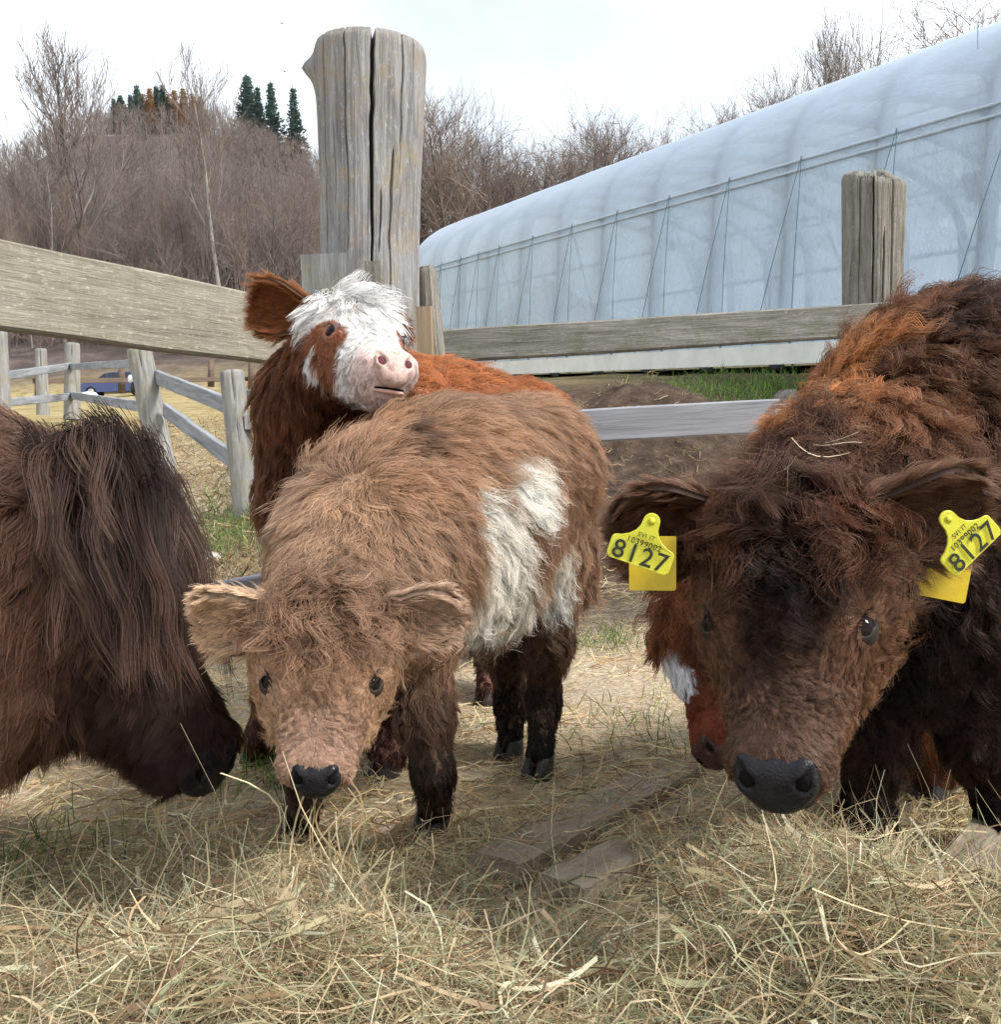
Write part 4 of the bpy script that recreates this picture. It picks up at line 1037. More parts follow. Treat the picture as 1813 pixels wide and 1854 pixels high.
# ------------------------------------------------------------------ the animals
def c3(r, g, b):                              # sRGB 0-255 -> linear
    x = np.array((r, g, b))/255.0; return np.where(x <= .04045, x/12.92, ((x+.055)/1.055)**2.4)
def leg(prims, pts, rads, k=.05):
    for i in range(len(pts)-1): prims.append(Cap(pts[i], rads[i], pts[i+1], rads[i+1], k))
def head_guides(gd, h, base, fore, muz, cheek, wave=.12, fl=1.0, curl=.25, eyec=None):
    """groom keys on a calf's head (local head units); lengths follow the head's size"""
    LS = max(h.L/.30, 1.05)
    A_ = lambda x, y, z, f, L, c, lift=.45, w=0., cl=.75, dens=1.0, r=1.0: gd.add(h.w(x, y, z), h.d(*f), L*LS, c, lift, w, cl, dens, r)
    for e in (-1, 1):
        A_(.08*e, -.02, .06, (.25*e, .2, 1), .050*fl, fore, .9, curl, .85)
        A_(.15*e, .05, .02, (.8*e, .1, .6), .045*fl, fore, .8, curl, .85)
        A_(.07*e, .14, .07, (.35*e, .9, .4), .052*fl, fore, .75, curl, .85)
        A_(.16*e, .20, .03, (.8*e, .6, .2), .042*fl, fore, .65, curl, .85)
        A_(.06*e, .27, .03, (.20*e, 1, .15), .045*fl, fore, .5, curl*.8, .85)
        A_(.13*e, .31, .0, (.45*e, .8, .1), .034*fl, fore, .45, curl*.7, .8)
        A_(.05*e, .40, .0, (.10*e, 1, .1), .034*fl, fore, .40, curl*.5, .8)
        A_(.11*e, .42, -.01, (.15*e, 1, 0), .020, base, .35, wave, .75)
        A_(.05*e, .52, -.02, (.25*e, 1, 0), .024, muz, .32, wave*1.5, .88, 1.1)
        A_(.10*e, .56, -.05, (.8*e, .65, -.2), .022, base, .32, wave*1.6, .88, 1.1)
        A_(.05*e, .64, -.03, (.6*e, .8, 0), .020, muz, .28, wave*1.8, .9, 1.2)
        A_(.11*e, .67, -.08, (1.0*e, .35, -.4), .020, muz, .28, wave*1.6, .88, 1.2)
        A_(.05*e, .76, -.04, (.9*e, .6, -.1), .013, muz, .25, wave, .75, 1.3)
        A_(.10*e, .80, -.09, (1.0*e, .2, -.5), .010, muz, .25, .05, .5, 1.4)
        A_(.14*e, .88, -.17, (.6*e, -.2, -.8), .007, muz, .3, .0, .3, 1.5)
        A_(.06*e, .84, -.05, (.7*e, .5, .1), .006, muz, .25, .0, .3, 1.6)
        A_(.12*e, .90, -.25, (.4*e, -.3, -.8), .008, muz, .35, .0, .3, 1.4)
        A_(.05*e, .92, -.31, (.2*e, -.2, -1), .010, muz, .35, .0, .3, 1.4)
        # cheeks, jaw
        A_(.22*e, .25, -.20, (.7*e, -.1, -.9), .032, cheek, .55, wave, .75)
        A_(.20*e, .40, -.28, (.7*e, .1, -.9), .030, cheek, .55, wave, .75)
        A_(.17*e, .58, -.24, (.9*e, .2, -.7), .026, cheek, .50, wave, .75)
        A_(.14*e, .68, -.22, (.9*e, .2, -.6), .020, cheek, .45, wave, .7)
        A_(.11*e, .74, -.33, (.6*e, .0, -1), .018, cheek, .5, .05, .6)
        A_(.16*e, .10, -.25, (.6*e, -.4, -.9), .045, base, .6, wave, .75)
        A_(.09*e, .40, -.43, (.4*e, -.1, -1), .036, cheek, .6, wave, .7)
        # short hair parted round the eye
        ex, ey, ez = h.EYE
        out = np.array((.85*e, .10, 1.1)); out /= np.linalg.norm(out); sx = np.array((-.75*e, 1, -.25)); sx -= out*(sx@out); sx /= np.linalg.norm(sx); up = np.cross(out, sx); up = up if up[2] > 0 else -up
        for k in range(10):
            a = k*2*math.pi/10; dr = sx*math.cos(a)*1.15+up*math.sin(a)*.9
            q = np.array((ex*e, ey, ez))+dr*.078+out*.03
            A_(q[0], q[1], q[2], tuple(dr+np.array((0, .12, -.1))), .0085, eyec if eyec is not None else cheek, .30, .0, .5, 1.5, 1.3)
    return gd
def bare_mask(h, eye_r=.070, nosew=1.0, part=None):
    """1 where fur grows, 0 over the eyes and nose leather; part 'face' / 'body' splits the coat at the brow"""
    def m(p):
        q = h.loc(p); out = np.ones(len(q))
        for e in (-1, 1):
            c = np.array((h.EYE[0]*e, h.EYE[1], h.EYE[2])); ax = np.array((-.62*e, .85, -.22)); ax /= np.linalg.norm(ax)
            dd = (q-c)*np.array((h.fat, 1, 1)); al = dd@ax; pe = np.sqrt(np.maximum((dd**2).sum(1)-al**2, 0)); out = out*sstep(eye_r*.55, eye_r*.95, np.sqrt((al*.68)**2+(pe*1.12)**2))
        a_, b_ = (q[:, 1]-.945)*.80+(q[:, 2]+.140)*.60, -(q[:, 1]-.945)*.60+(q[:, 2]+.140)*.80
        nose = ((q[:, 0]/(.125*nosew))**2+(a_/.105)**2+((b_+.012)/.112)**2)**.5
        out = out*sstep(.90, 1.02, nose)
        if part:
            near = sstep(.26, .38, q[:, 1])*(q[:, 1] < 1.2)*(np.abs(q[:, 0]) < .42)*(q[:, 2] > -.52)*(q[:, 2] < .25)
            out = out*(near if part == 'face' else 1-near)
        return out
    return m
def build_animal(name, label, cat, prims, H, gd, n_fur, n_face, base_pt, skin, h=.010, seed=0, eye_r=.070, nosew=1.0, rad=.00055, face=None, **kw):
    root = empty(name, tuple(base_pt)); tag(root, label, cat, 'cattle in the paddock'); L0 = np.array(root.location)
    v, q = surface_nets(prims, h); v = laplace(v, q, 2, .5)
    me = mesh_np('body', v-L0, q, skin); _, _, vc = gd.at(v)
    if kw.get('colfn') is not None: vc = kw['colfn'](v, vc)
    for (pc, prr, pcol, soft) in kw.get('patches', ()):
        e_ = patch_d(v, pc)/prr; m_ = (e_ < 1)[:, None]; vc = np.where(m_, np.asarray(pcol, float), vc)
    set_cols(me, vc); mobj('body', me, root)
    f = groom('fur', v, q, gd, n_fur, root, seed, mask=bare_mask(H, eye_r, nosew, 'body'), rad=rad, **kw); f.location = Vector(-L0)
    kf = dict(kw); kf.update(face or {}); kf.setdefault('clump_n', 30)
    f = groom('face_fur', v, q, gd, n_face, root, seed+50, mask=bare_mask(H, eye_r, nosew, 'face'), rad=rad*.62, **kf); f.location = Vector(-L0)
    return root, v, q

M_LIPB = plain('black_lip', (.014, .012, .013), .45, .35, .3, 60, .3); M_GAP = plain('mouth_gap_shade', (.006, .005, .005), .8, .1, .2, 40, 0); M_LIPP = plain('pink_gum', (.56, .34, .27), .4, .4, .15, 40, .1)
M_LIDA = plain('brown_eyelid', (.05, .034, .026), .7, .2, .3, 60, .2)
# ---------- light brown calf in the middle, head lowered to the hay
def calf_tan():
    tan = c3(174, 140, 112); tan2 = c3(150, 115, 89); warm = c3(164, 124, 93); dk = c3(104, 78, 64); blk = c3(26, 21, 20); pale = c3(196, 160, 124); white = c3(255, 246, 230)
    fore = c3(132, 102, 81); muz = c3(166, 135, 115)
    H = Head(591, 1097, 1.42, .07, .93, -.06, .252, 1.30)
    pr = H.skull()
    wth, mid, rmp, sho = P(690, 950, 1.86), P(806, 914, 2.02), P(948, 852, 2.24), P(655, 1000, 1.76)
    fl, fr_, rl, rr = GZ(548, 1512), GZ(788, 1500), GZ(925, 1372), GZ(978, 1405)
    pr += [Cap(H.w(0, .12, -.25), .080, sho, .098, .10), Cap(sho, .100, wth, .125, .10), Cap(wth, .138, mid, .172, .12), Cap(mid, .178, rmp, .158, .12), Cap(P(700, 1050, 1.78), .12, P(830, 1030, 2.0), .145, .12),
           Cap(P(650, 1080, 1.70), .090, P(685, 1000, 1.80), .11, .10)]
    legs = [([P(592, 1110, 1.70), P(570, 1290, 1.70), P(556, 1400, 1.68), fl+V(0, 0, .035)], [.068, .036, .025, .028]),
            ([P(752, 1110, 1.80), P(770, 1290, 1.76), P(785, 1400, 1.74), fr_+V(0, 0, .035)], [.072, .038, .026, .029]),
            ([P(905, 1010, 2.30), P(915, 1170, 2.34), P(925, 1270, 2.38), rl+V(0, 0, .035)], [.078, .042, .027, .028]),
            ([P(985, 1000, 2.22), P(990, 1160, 2.24), P(985, 1270, 2.28), rr+V(0, 0, .035)], [.088, .046, .028, .029])]
    for p_, r_ in legs: leg(pr, p_, r_)
    tail = [rmp+V(.10, .10, .06), rmp+V(.15, .16, -.05), rmp+V(.15, .17, -.30)]; leg(pr, tail, [.03, .02, .018], .04)
    gd = Guides(); head_guides(gd, H, tan, fore, muz, pale, .13, 1.4, .22, tan)
    back = nrm(rmp-sho)                                    # towards the tail
    nearside = nrm(np.cross(back, V(0, 0, 1))); nearside = nearside if nearside[1] < 0 else -nearside
    for c_, r_, cl in ((sho, .13, tan2), (wth, .15, warm), (mid, .185, tan2), (rmp, .165, warm)):
        gd.add(c_+V(0, 0, r_), back+V(0, 0, .1)+nearside*.15, .062, cl, .55, .06, .8)
        gd.add(c_+nearside*r_*.75+V(0, 0, r_*.65), back*.8+nearside*.5+V(0, 0, -.35), .062, warm, .48, .05, .8)
        gd.add(c_+nearside*r_, back*.6+V(0, 0, -.75), .064, tan2, .46, .06, .8)
        gd.add(c_+nearside*r_*.7-V(0, 0, r_*.8), back*.25+V(0, 0, -1), .064, tan, .5, .07, .8)
        gd.add(c_-V(0, 0, r_*1.1), back*.2+V(0, 0, -1), .060, tan2, .7, .06, .7)
        gd.add(c_-nearside*r_, back*.5+V(0, 0, -.8), .060, tan2, .5, .05, .7)
    for (px, py, d, f) in ((640, 800, 1.84, (-.2, 0, 1)), (575, 900, 1.70, (-1, -.2, -.2)), (540, 1010, 1.66, (-1, -.2, -.7)), (650, 930, 1.62, (.1, -.6, -.8)), (760, 1000, 1.66, (.7, -.2, -.7)), (700, 1120, 1.66, (.4, -.1, -1)), (560, 1120, 1.62, (-.5, -.3, -1))):
        gd.add(P(px, py, d), f, .058, tan if py > 880 else tan2, .55, .07, .8)
    for p_, r_ in legs:
        for i, p in enumerate(p_):
            for o_ in (V(-1, -.5, 0), V(1, -.5, 0), V(0, 1, 0)):
                gd.add(p+nrm(o_)*r_[i], o_*.25+V(0, 0, -1), (.050, .034, .022, .016)[i], (tan2, c3(92, 68, 54), c3(44, 33, 29), blk)[i], (.42, .36, .30, .4)[i], .08, .75)  # dark lower-leg fur, deepened further as shade put into the colour
    for p in tail: gd.add(p, (0.1, .1, -1), .06, tan2, .3, .05, .8)
    patches = [(P(px, py, d_), r_*1.22, white, .2) for px, py, d_, r_ in ((940, 872, 1.95, .044), (958, 905, 1.95, .030), (842, 868, 1.86, .018), (852, 900, 1.86, .026), (872, 940, 1.86, .036), (898, 975, 1.87, .044), (908, 935, 1.9, .026),
               (905, 1025, 1.86, .044), (915, 1085, 1.86, .050), (885, 1120, 1.86, .036), (925, 1130, 1.86, .034), (1008, 995, 2.10, .026), (1003, 1030, 2.10, .034), (1000, 1075, 2.10, .038), (1040, 1040, 2.12, .018))]
    patches.append((P(740, 800, 1.78), .030, dk, .5))
    root, v, q = build_animal('calf', 'light brown shaggy calf with white flank patches lowering its head to the hay', 'calf', pr, H, gd, 155000, 95000, V(*mid[:2], 0), skin_mat('tan_skin', (.17, .115, .08), True), .010, 1, eye_r=.058, nosew=.90, face=dict(clump_n=26, jit=.12, tuft=.5, colvar=.22, shrink=.32, coh=.6, wavek=32.0, S=9), patches=patches, rad=.00048, clump_n=16, shrink=.42, jit=.26)
    for e in (-1, 1): make_eye(H, root, e, .082, M_LIDA, .33, v)
    make_nose(H, root, M_NOSE, .86); make_mouth(H, root, M_LIPB, M_GAP, .9)
    x = H.R[0]; s = 1 if x[0] > 0 else -1                   # image right side
    make_ear(H, root, -s, V(-1, .15, .12), V(.35, -.85, -.45), .125, .068, skin_mat('tan_ear_skin', (.16, .11, .08)), c3(222, 190, 156), c3(192, 160, 132), 11000, 21, .85, .024, (.19, .06, -.06))  # ear fur painted paler, as if on the lit side
    make_ear(H, root, s, V(1, .20, .10), V(-.15, -.9, -.35), .125, .056, skin_mat('tan_ear_skin', (.16, .11, .08)), c3(198, 168, 142), c3(172, 142, 120), 11000, 22, .85, .024, (.19, .06, -.06))  # same ear fur painted greyer, as if in shade
    for p in (fl, fr_, rl, rr): make_hoof(root, p, -back if p is not None else 0)
    return root, H
# ---------- dark brown calf with ear tags, on the right
def calf_dark():
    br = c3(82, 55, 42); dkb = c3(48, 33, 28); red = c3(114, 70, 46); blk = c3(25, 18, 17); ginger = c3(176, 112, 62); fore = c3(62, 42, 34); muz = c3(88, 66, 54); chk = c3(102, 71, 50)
    H = Head(1434, 914, 1.20, -.39, .93, .036, .342, 1.19)
    pr = H.skull(.88)
    nk, sho, wth, mid, rmp = P(1548, 900, 1.50), P(1690, 850, 1.72), P(1745, 765, 1.80), P(1960, 800, 1.95), P(2330, 800, 2.20)
    low = P(1660, 1060, 1.66)
    f1, f2 = GZ(1555, 1595), GZ(1850, 1600); f3, f4 = GZ(2300, 1500), GZ(2420, 1430)
    pr += [Cap(H.w(0, .12, -.28), .09, nk, .115, .12), Cap(nk, .118, sho, .165, .12), Cap(sho, .17, wth, .185, .12), Cap(sho, .18, low, .160, .12), Cap(wth, .195, mid, .225, .14), Cap(mid, .235, rmp, .21, .14), Cap(low, .17, P(1960, 980, 1.95), .19, .14)]
    legs = [([P(1610, 1130, 1.64), P(1590, 1330, 1.64), P(1565, 1480, 1.62), f1+V(0, 0, .04)], [.088, .046, .030, .033]),
            ([P(1735, 1140, 1.68), P(1775, 1330, 1.66), P(1825, 1480, 1.66), f2+V(0, 0, .04)], [.098, .052, .032, .035]),
            ([rmp+V(-.05, .05, -.1), (rmp*.5+f3*.5), f3+V(0, .02, .15), f3+V(0, 0, .04)], [.13, .07, .04, .04]),
            ([rmp+V(.08, -.1, -.1), (rmp*.5+f4*.5), f4+V(0, .02, .15), f4+V(0, 0, .04)], [.13, .07, .04, .04])]
    for p_, r_ in legs: leg(pr, p_, r_)
    gd = Guides(); head_guides(gd, H, br, fore, muz, chk, .17, 1.4, .26, c3(96, 68, 51))
    # dark crown and red flecks
    for (x, y, z, c_) in ((0, .05, .09, dkb), (0, .22, .06, dkb), (.1, .12, .06, red), (-.12, .16, .05, red), (0, .36, .02, blk), (.04, .44, .01, dkb), (-.16, .02, .03, red), (.17, .0, .03, red)):
        gd.add(H.w(x, y, z), H.d(.2*np.sign(x), .9, .3), .052, c_, .65, .28, .88, 1.0, .8)
    back = nrm(rmp-sho); near = nrm(np.cross(back, V(0, 0, 1))); near = near if near[1] < 0 else -near
    # neck: combed back and down
    for (px, py, d, f, c_) in ((1450, 835, 1.42, (-.5, -.1, .8), br), (1500, 730, 1.55, (-.4, -.1, 1), ginger), (1550, 630, 1.66, (-.5, 0, .9), ginger), (1620, 580, 1.72, (-.4, 0, 1), red), (1450, 910, 1.40, (-.7, -.1, .2), br),
                               (1575, 770, 1.52, (.1, -.5, -.5), red), (1580, 850, 1.50, (.5, -.4, -.6), br), (1600, 680, 1.62, (.3, -.3, -.4), br), (1680, 620, 1.66, (.6, -.1, -.2), dkb), (1760, 560, 1.68, (.5, -.1, .3), dkb),
                               (1720, 760, 1.60, (.6, -.2, -.6), dkb), (1800, 700, 1.68, (.7, -.1, -.5), c3(80, 52, 40)), (1700, 900, 1.52, (.4, -.2, -.9), blk), (1800, 900, 1.62, (.5, -.1, -.8), dkb), (1650, 1050, 1.50, (.2, -.2, -1), blk), (1780, 1080, 1.55, (.3, -.1, -1), blk), (1600, 1150, 1.54, (-.1, -.2, -1), blk), (1720, 1220, 1.58, (.1, -.1, -1), blk),
                               (1690, 550, 1.80, (-.1, .1, 1), c3(84, 54, 38)), (1500, 980, 1.42, (-.3, -.3, -1), dkb)):
        gd.add(P(px, py, d), f, .066, c_, .58, .16, .82)
    for c_, r_ in ((mid, .24), (rmp, .22)):
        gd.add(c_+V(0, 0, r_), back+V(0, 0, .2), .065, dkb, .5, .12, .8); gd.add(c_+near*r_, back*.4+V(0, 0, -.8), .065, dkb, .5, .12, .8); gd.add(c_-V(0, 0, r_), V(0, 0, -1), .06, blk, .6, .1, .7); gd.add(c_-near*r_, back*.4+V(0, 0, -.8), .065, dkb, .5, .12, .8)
    for p_, r_ in legs:
        for i, p in enumerate(p_):
            for o_ in (V(-1, -.5, 0), V(1, -.5, 0), V(0, 1, 0)):
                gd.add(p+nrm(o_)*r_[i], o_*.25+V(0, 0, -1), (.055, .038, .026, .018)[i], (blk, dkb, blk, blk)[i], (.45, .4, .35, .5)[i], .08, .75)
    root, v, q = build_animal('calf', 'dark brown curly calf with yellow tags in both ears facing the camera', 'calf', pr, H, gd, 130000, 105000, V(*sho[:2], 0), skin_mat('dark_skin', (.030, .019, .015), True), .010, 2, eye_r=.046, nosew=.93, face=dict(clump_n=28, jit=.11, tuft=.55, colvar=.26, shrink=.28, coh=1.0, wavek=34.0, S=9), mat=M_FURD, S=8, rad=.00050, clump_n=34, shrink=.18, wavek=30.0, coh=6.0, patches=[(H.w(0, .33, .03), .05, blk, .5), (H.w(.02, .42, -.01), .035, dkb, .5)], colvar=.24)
    for e in (-1, 1): make_eye(H, root, e, .066, M_LIDT, .34, v)
    make_nose(H, root, M_NOSE, .92); make_mouth(H, root, M_LIPB, M_GAP, 1.0)
    s = 1 if H.R[0][0] > 0 else -1
    sk = skin_mat('dark_ear_skin', (.05, .032, .025))
    make_ear(H, root, -s, V(-1, .10, .02), V(.25, -.92, -.30), .140, .086, sk, c3(128, 88, 64), c3(66, 46, 38), 13000, 31, .95, .025, (.19, .05, -.04))
    make_ear(H, root, s, V(1, .05, .16), V(-.10, -.90, -.40), .145, .082, sk, c3(140, 98, 72), c3(52, 38, 32), 13000, 32, .95, .025, (.19, .05, -.04))
    for p in (f1, f2, f3, f4): make_hoof(root, p, -back, .036)
    return root, H
# ---------- chestnut calf with a white face, chin on the tan calf's back
def calf_white_face():
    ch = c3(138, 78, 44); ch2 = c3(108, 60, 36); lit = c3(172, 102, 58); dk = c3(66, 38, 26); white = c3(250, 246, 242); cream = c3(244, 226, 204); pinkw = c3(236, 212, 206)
    H = Head(628, 566, 2.22, .46, .34, -.08, .358, 1.08)
    pr = H.skull(.97)
    nk, sho, wth, mid, rmp = P(585, 740, 2.34), P(600, 900, 2.42), P(690, 760, 2.55), P(810, 800, 2.78), P(940, 785, 3.0)
    f1, f2, f3, f4 = GZ(470, 1378), GZ(702, 1405), GZ(885, 1272), GZ(960, 1262)
    pr += [Cap(H.w(0, .10, -.25), .085, nk, .105, .1), Cap(nk, .11, sho, .135, .1), Cap(nk, .11, wth, .13, .12), Cap(sho, .15, mid, .165, .12), Cap(wth, .15, mid, .17, .12), Cap(mid, .175, rmp, .155, .12)]
    legs = [([P(560, 1060, 2.42), P(510, 1240, 2.40), P(480, 1330, 2.38), f1+V(0, 0, .035)], [.085, .05, .033, .034]), ([P(660, 1060, 2.36), P(690, 1240, 2.34), P(700, 1340, 2.32), f2+V(0, 0, .035)], [.085, .05, .033, .034]),
            ([rmp+V(-.08, -.02, -.08), P(900, 1040, 2.98), P(890, 1190, 2.98), f3+V(0, 0, .035)], [.11, .055, .034, .034]), ([rmp+V(.05, .03, -.08), P(965, 1040, 3.0), P(962, 1190, 3.0), f4+V(0, 0, .035)], [.11, .055, .034, .034])]
    for p_, r_ in legs: leg(pr, p_, r_)
    gd = Guides(); s = -1 if H.R[0][0] > 0 else 1            # visible (image-left) side
    head_guides(gd, H, white, white, pinkw, white, .07, 1.45, .05); n_head = len(gd.p)
    for (x, y, z, f, c_, L) in ((.20, .14, -.12, (.7, -.4, -.4), ch2, .035), (.235, .26, -.26, (.5, -.2, -1), ch2, .035), (.225, .37, -.24, (.4, 0, -1), ch, .016), (.225, .30, -.06, (.6, -.3, .4), ch2, .014), (.19, .52, -.24, (.5, .3, -.8), c3(150, 96, 66), .013), (.20, .47, -.18, (.5, .3, -.8), ch, .012),
                                (.16, .40, -.42, (.3, -.2, -1), dk, .04), (.10, .62, -.42, (.3, 0, -1), dk, .03), (.12, .22, -.44, (.3, -.2, -1), dk, .045), (.14, -.02, -.05, (.7, -.5, .4), ch2, .04)):
        for e in (-1, 1): gd.add(H.w(x*e, y, z), H.d(f[0]*e, f[1], f[2]), L, c_, .4, .04, .7, 1.1, 1.3)
    gd.add(H.w(0, .85, -.34), H.d(0, .3, -1), .012, c3(180, 150, 130), .4, 0, .5, 1, 1.2)
    back = nrm(rmp-sho); near = nrm(np.cross(back, V(0, 0, 1))); near = near if near[1] < 0 else -near
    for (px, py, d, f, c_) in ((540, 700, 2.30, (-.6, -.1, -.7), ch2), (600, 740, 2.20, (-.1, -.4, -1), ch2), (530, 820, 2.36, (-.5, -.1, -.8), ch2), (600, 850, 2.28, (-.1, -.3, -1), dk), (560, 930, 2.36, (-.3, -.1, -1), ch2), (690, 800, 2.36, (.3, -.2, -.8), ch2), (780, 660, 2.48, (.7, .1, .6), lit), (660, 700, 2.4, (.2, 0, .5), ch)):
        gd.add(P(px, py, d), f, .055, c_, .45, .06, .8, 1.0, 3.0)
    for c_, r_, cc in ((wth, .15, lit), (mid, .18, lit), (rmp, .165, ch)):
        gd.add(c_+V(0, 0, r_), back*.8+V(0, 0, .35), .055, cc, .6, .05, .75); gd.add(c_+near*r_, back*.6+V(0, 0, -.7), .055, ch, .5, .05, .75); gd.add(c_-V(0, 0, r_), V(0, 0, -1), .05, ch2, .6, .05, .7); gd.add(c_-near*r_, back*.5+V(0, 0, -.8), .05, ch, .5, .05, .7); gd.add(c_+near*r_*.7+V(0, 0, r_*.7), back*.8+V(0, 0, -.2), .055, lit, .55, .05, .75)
    for p_, r_ in legs:
        for i, p in enumerate(p_):
            for o_ in (V(-1, -.5, 0), V(1, -.5, 0), V(0, 1, 0)):
                gd.add(p+nrm(o_)*r_[i], o_*.25+V(0, 0, -1), (.05, .04, .03, .02)[i], (ch2, ch2, dk, c3(60, 30, 24))[i], .4, .06, .75)
    def coat(p, col):
        q = H.loc(p); x, y, z = np.abs(q[:, 0]), q[:, 1], q[:, 2]; nz_ = .05*fbm(p*30, 2, 41)
        w = sstep(-.10, -.06, y+nz_)*sstep(-.14, -.08, z+nz_+.25*np.clip(y-.05, 0, 1))                     # forehead
        side = sstep(.30, .34, y+nz_-.15*(z+.2))*(z < .0)
        w = np.maximum(w, side)
        brown = np.maximum(1-sstep(.85, 1.0, np.sqrt(((y-.42)/.17)**2+((z+.16)/.145)**2)+nz_*3), 1-sstep(.85, 1.0, np.sqrt(((y-.53)/.13)**2+((z+.25)/.12)**2)+nz_*3))*(x > .105)
        stripe = (1-sstep(.018, .028, np.abs(y-.355+nz_*.5-.1*(z+.25))))*(z < -.17)*(z > -.40)*(x > .1)
        w = np.maximum(w*(1-brown), stripe)
        w = w*(1-sstep(.33, .37, -z+nz_)*(1-sstep(.62, .70, y)))
        w = w*(y < 1.3)*(x < .5)
        pinkish = sstep(.62, .85, y)[:, None]
        wc = np.asarray(white)*(1-pinkish)+np.asarray(pinkw)*pinkish
        t = sstep(.30, .36, -z)[:, None]; bc = np.where((brown > .5)[:, None], np.asarray(c3(150, 92, 62)), np.asarray(ch2)*(1-.35*t))
        head = ((y > -.12) & (y < 1.3) & (x < .45) & (z > -.6) & (z < .4))[:, None]
        out = wc*w[:, None]+bc*(1-w[:, None])
        gb = Guides(); gb.p, gb.f, gb.q, gb.c, gb.r = (k[n_head+21:] for k in (gd.p, gd.f, gd.q, gd.c, gd.r)); _, _, bcol = gb.at(p)
        return np.where(head, out, bcol)
    root, v, q = build_animal('calf', 'chestnut calf with a white face resting its chin on the light brown calf', 'calf', pr, H, gd, 78000, 55000, V(*mid[:2], 0), skin_mat('chestnut_skin', (.30, .17, .13), True), .010, 3, rad=.00068, clump_n=24, colfn=coat, eye_r=.055)
    for e in (-1, 1): make_eye(H, root, e, .072, M_LIDP, .56, v, (1, .18, .30))
    make_nose(H, root, M_NOSEP, .92, M_NOSTRILP)
    make_mouth(H, root, M_LIPP, M_GAP, .95)
    make_ear(H, root, s, V(-1, .35, .38), V(.10, -.9, -.25), .155, .078, skin_mat('chestnut_ear_skin', (.12, .06, .035)), c3(168, 100, 54), c3(96, 52, 30), 13000, 41, .9, .031, (.19, .04, -.06))
    make_ear(H, root, -s, V(.35, 1.0, -.25), V(.9, -.3, -.2), .13, .06, skin_mat('chestnut_ear_skin', (.12, .06, .035)), c3(168, 100, 54), c3(96, 52, 30), 5000, 42, .9, .031, (.19, .04, -.06))
    for p in (f1, f2, f3, f4): make_hoof(root, p, -back)
    return root, H
# ---------- chestnut calf grazing behind the dark calf
def calf_hidden():
    ch = c3(128, 74, 46); dk = c3(62, 34, 24); red = c3(112, 52, 34); lit = c3(176, 110, 66); white = c3(240, 240, 246); blk = c3(34, 22, 19)
    H = Head(1238, 1092, 1.66, -.17, .82, 1.25, .28, 1.05)
    pr = H.skull()
    sho, mid, rmp = P(1480, 1050, 1.98), P(1590, 1040, 2.14), P(1760, 1020, 2.36)
    f1, f2, f3, f4 = GZ(1690, 1446), GZ(1600, 1400), GZ(1790, 1380), GZ(1720, 1350)
    pr += [Cap(H.w(0, .10, -.22), .08, sho, .11, .1), Cap(sho, .13, mid, .15, .1), Cap(mid, .155, rmp, .15, .1)]
    legs = [([P(1660, 1130, 2.02), P(1672, 1270, 2.02), P(1685, 1370, 2.01), f1+V(0, 0, .035)], [.085, .052, .036, .036]), ([P(1560, 1130, 2.1), P(1580, 1270, 2.1), P(1595, 1340, 2.1), f2+V(0, 0, .035)], [.08, .05, .034, .034]),
            ([rmp+V(0, -.04, -.08), P(1780, 1200, 2.3), P(1788, 1310, 2.28), f3+V(0, 0, .035)], [.10, .055, .034, .034]), ([rmp+V(-.05, .05, -.08), P(1715, 1200, 2.36), P(1718, 1290, 2.36), f4+V(0, 0, .035)], [.10, .055, .034, .034])]
    for p_, r_ in legs: leg(pr, p_, r_)
    gd = Guides(); head_guides(gd, H, ch, ch, red, dk, .08, 1.0, .22)
    for (px, py, d, f, c_, L) in ((1215, 1085, 1.60, (-.6, -.2, .5), ch, .05), (1205, 1150, 1.57, (-.4, -.3, -.8), ch, .045), (1240, 1160, 1.55, (-.2, -.5, -.8), ch, .04), (1230, 1285, 1.54, (-.5, -.2, -.9), blk, .04), (1270, 1330, 1.52, (-.2, -.2, -1), red, .012), (1275, 1240, 1.52, (-.1, -.3, -1), dk, .025)):
        gd.add(P(px, py, d), f, L, c_, .5, .12, .8)
    back = nrm(rmp-sho)
    for c_, r_ in ((sho, .14), (mid, .16), (rmp, .16)):
        for o_ in (V(0, 0, 1), V(0, 0, -1), V(.3, -1, 0), V(-.3, 1, 0)): gd.add(c_+nrm(o_)*r_, back*.6+V(0, 0, -.6), .05, ch, .5, .06, .75)
    for p_, r_ in legs:
        for i, p in enumerate(p_):
            for o_ in (V(-1, -.5, 0), V(1, -.5, 0), V(0, 1, 0)): gd.add(p+nrm(o_)*r_[i], o_*.25+V(0, 0, -1), (.05, .045, .035, .02)[i], (lit, lit, lit, dk)[i], .42, .06, .75)
    root, v, q = build_animal('calf', 'reddish calf with a white forehead patch grazing half hidden behind the dark calf', 'calf', pr, H, gd, 40000, 16000, V(*mid[:2], 0), skin_mat('red_skin', (.075, .035, .022), True), .011, 4, rad=.0006, clump_n=22, patches=[(P(1200, 1222, 1.56), .042, white, .12), (P(1196, 1245, 1.56), .03, white, .12)])
    for e in (-1, 1): make_eye(H, root, e, .05, None, .5, v)
    make_nose(H, root, nose_mat('red_brown_nose', (.035, .016, .012), (.06, .028, .02)), .9)
    for e, n_ in ((-1, 43), (1, 44)): make_ear(H, root, e, H.d(e, -.25, -.1), H.d(.2*e, .9, -.2), .11, .05, skin_mat('red_ear_skin', (.10, .05, .03)), ch, dk, 4000, n_, .85, .024, (.19, .06, -.06))
    for p in (f1, f2, f3, f4): make_hoof(root, p, -back)
    return root, H
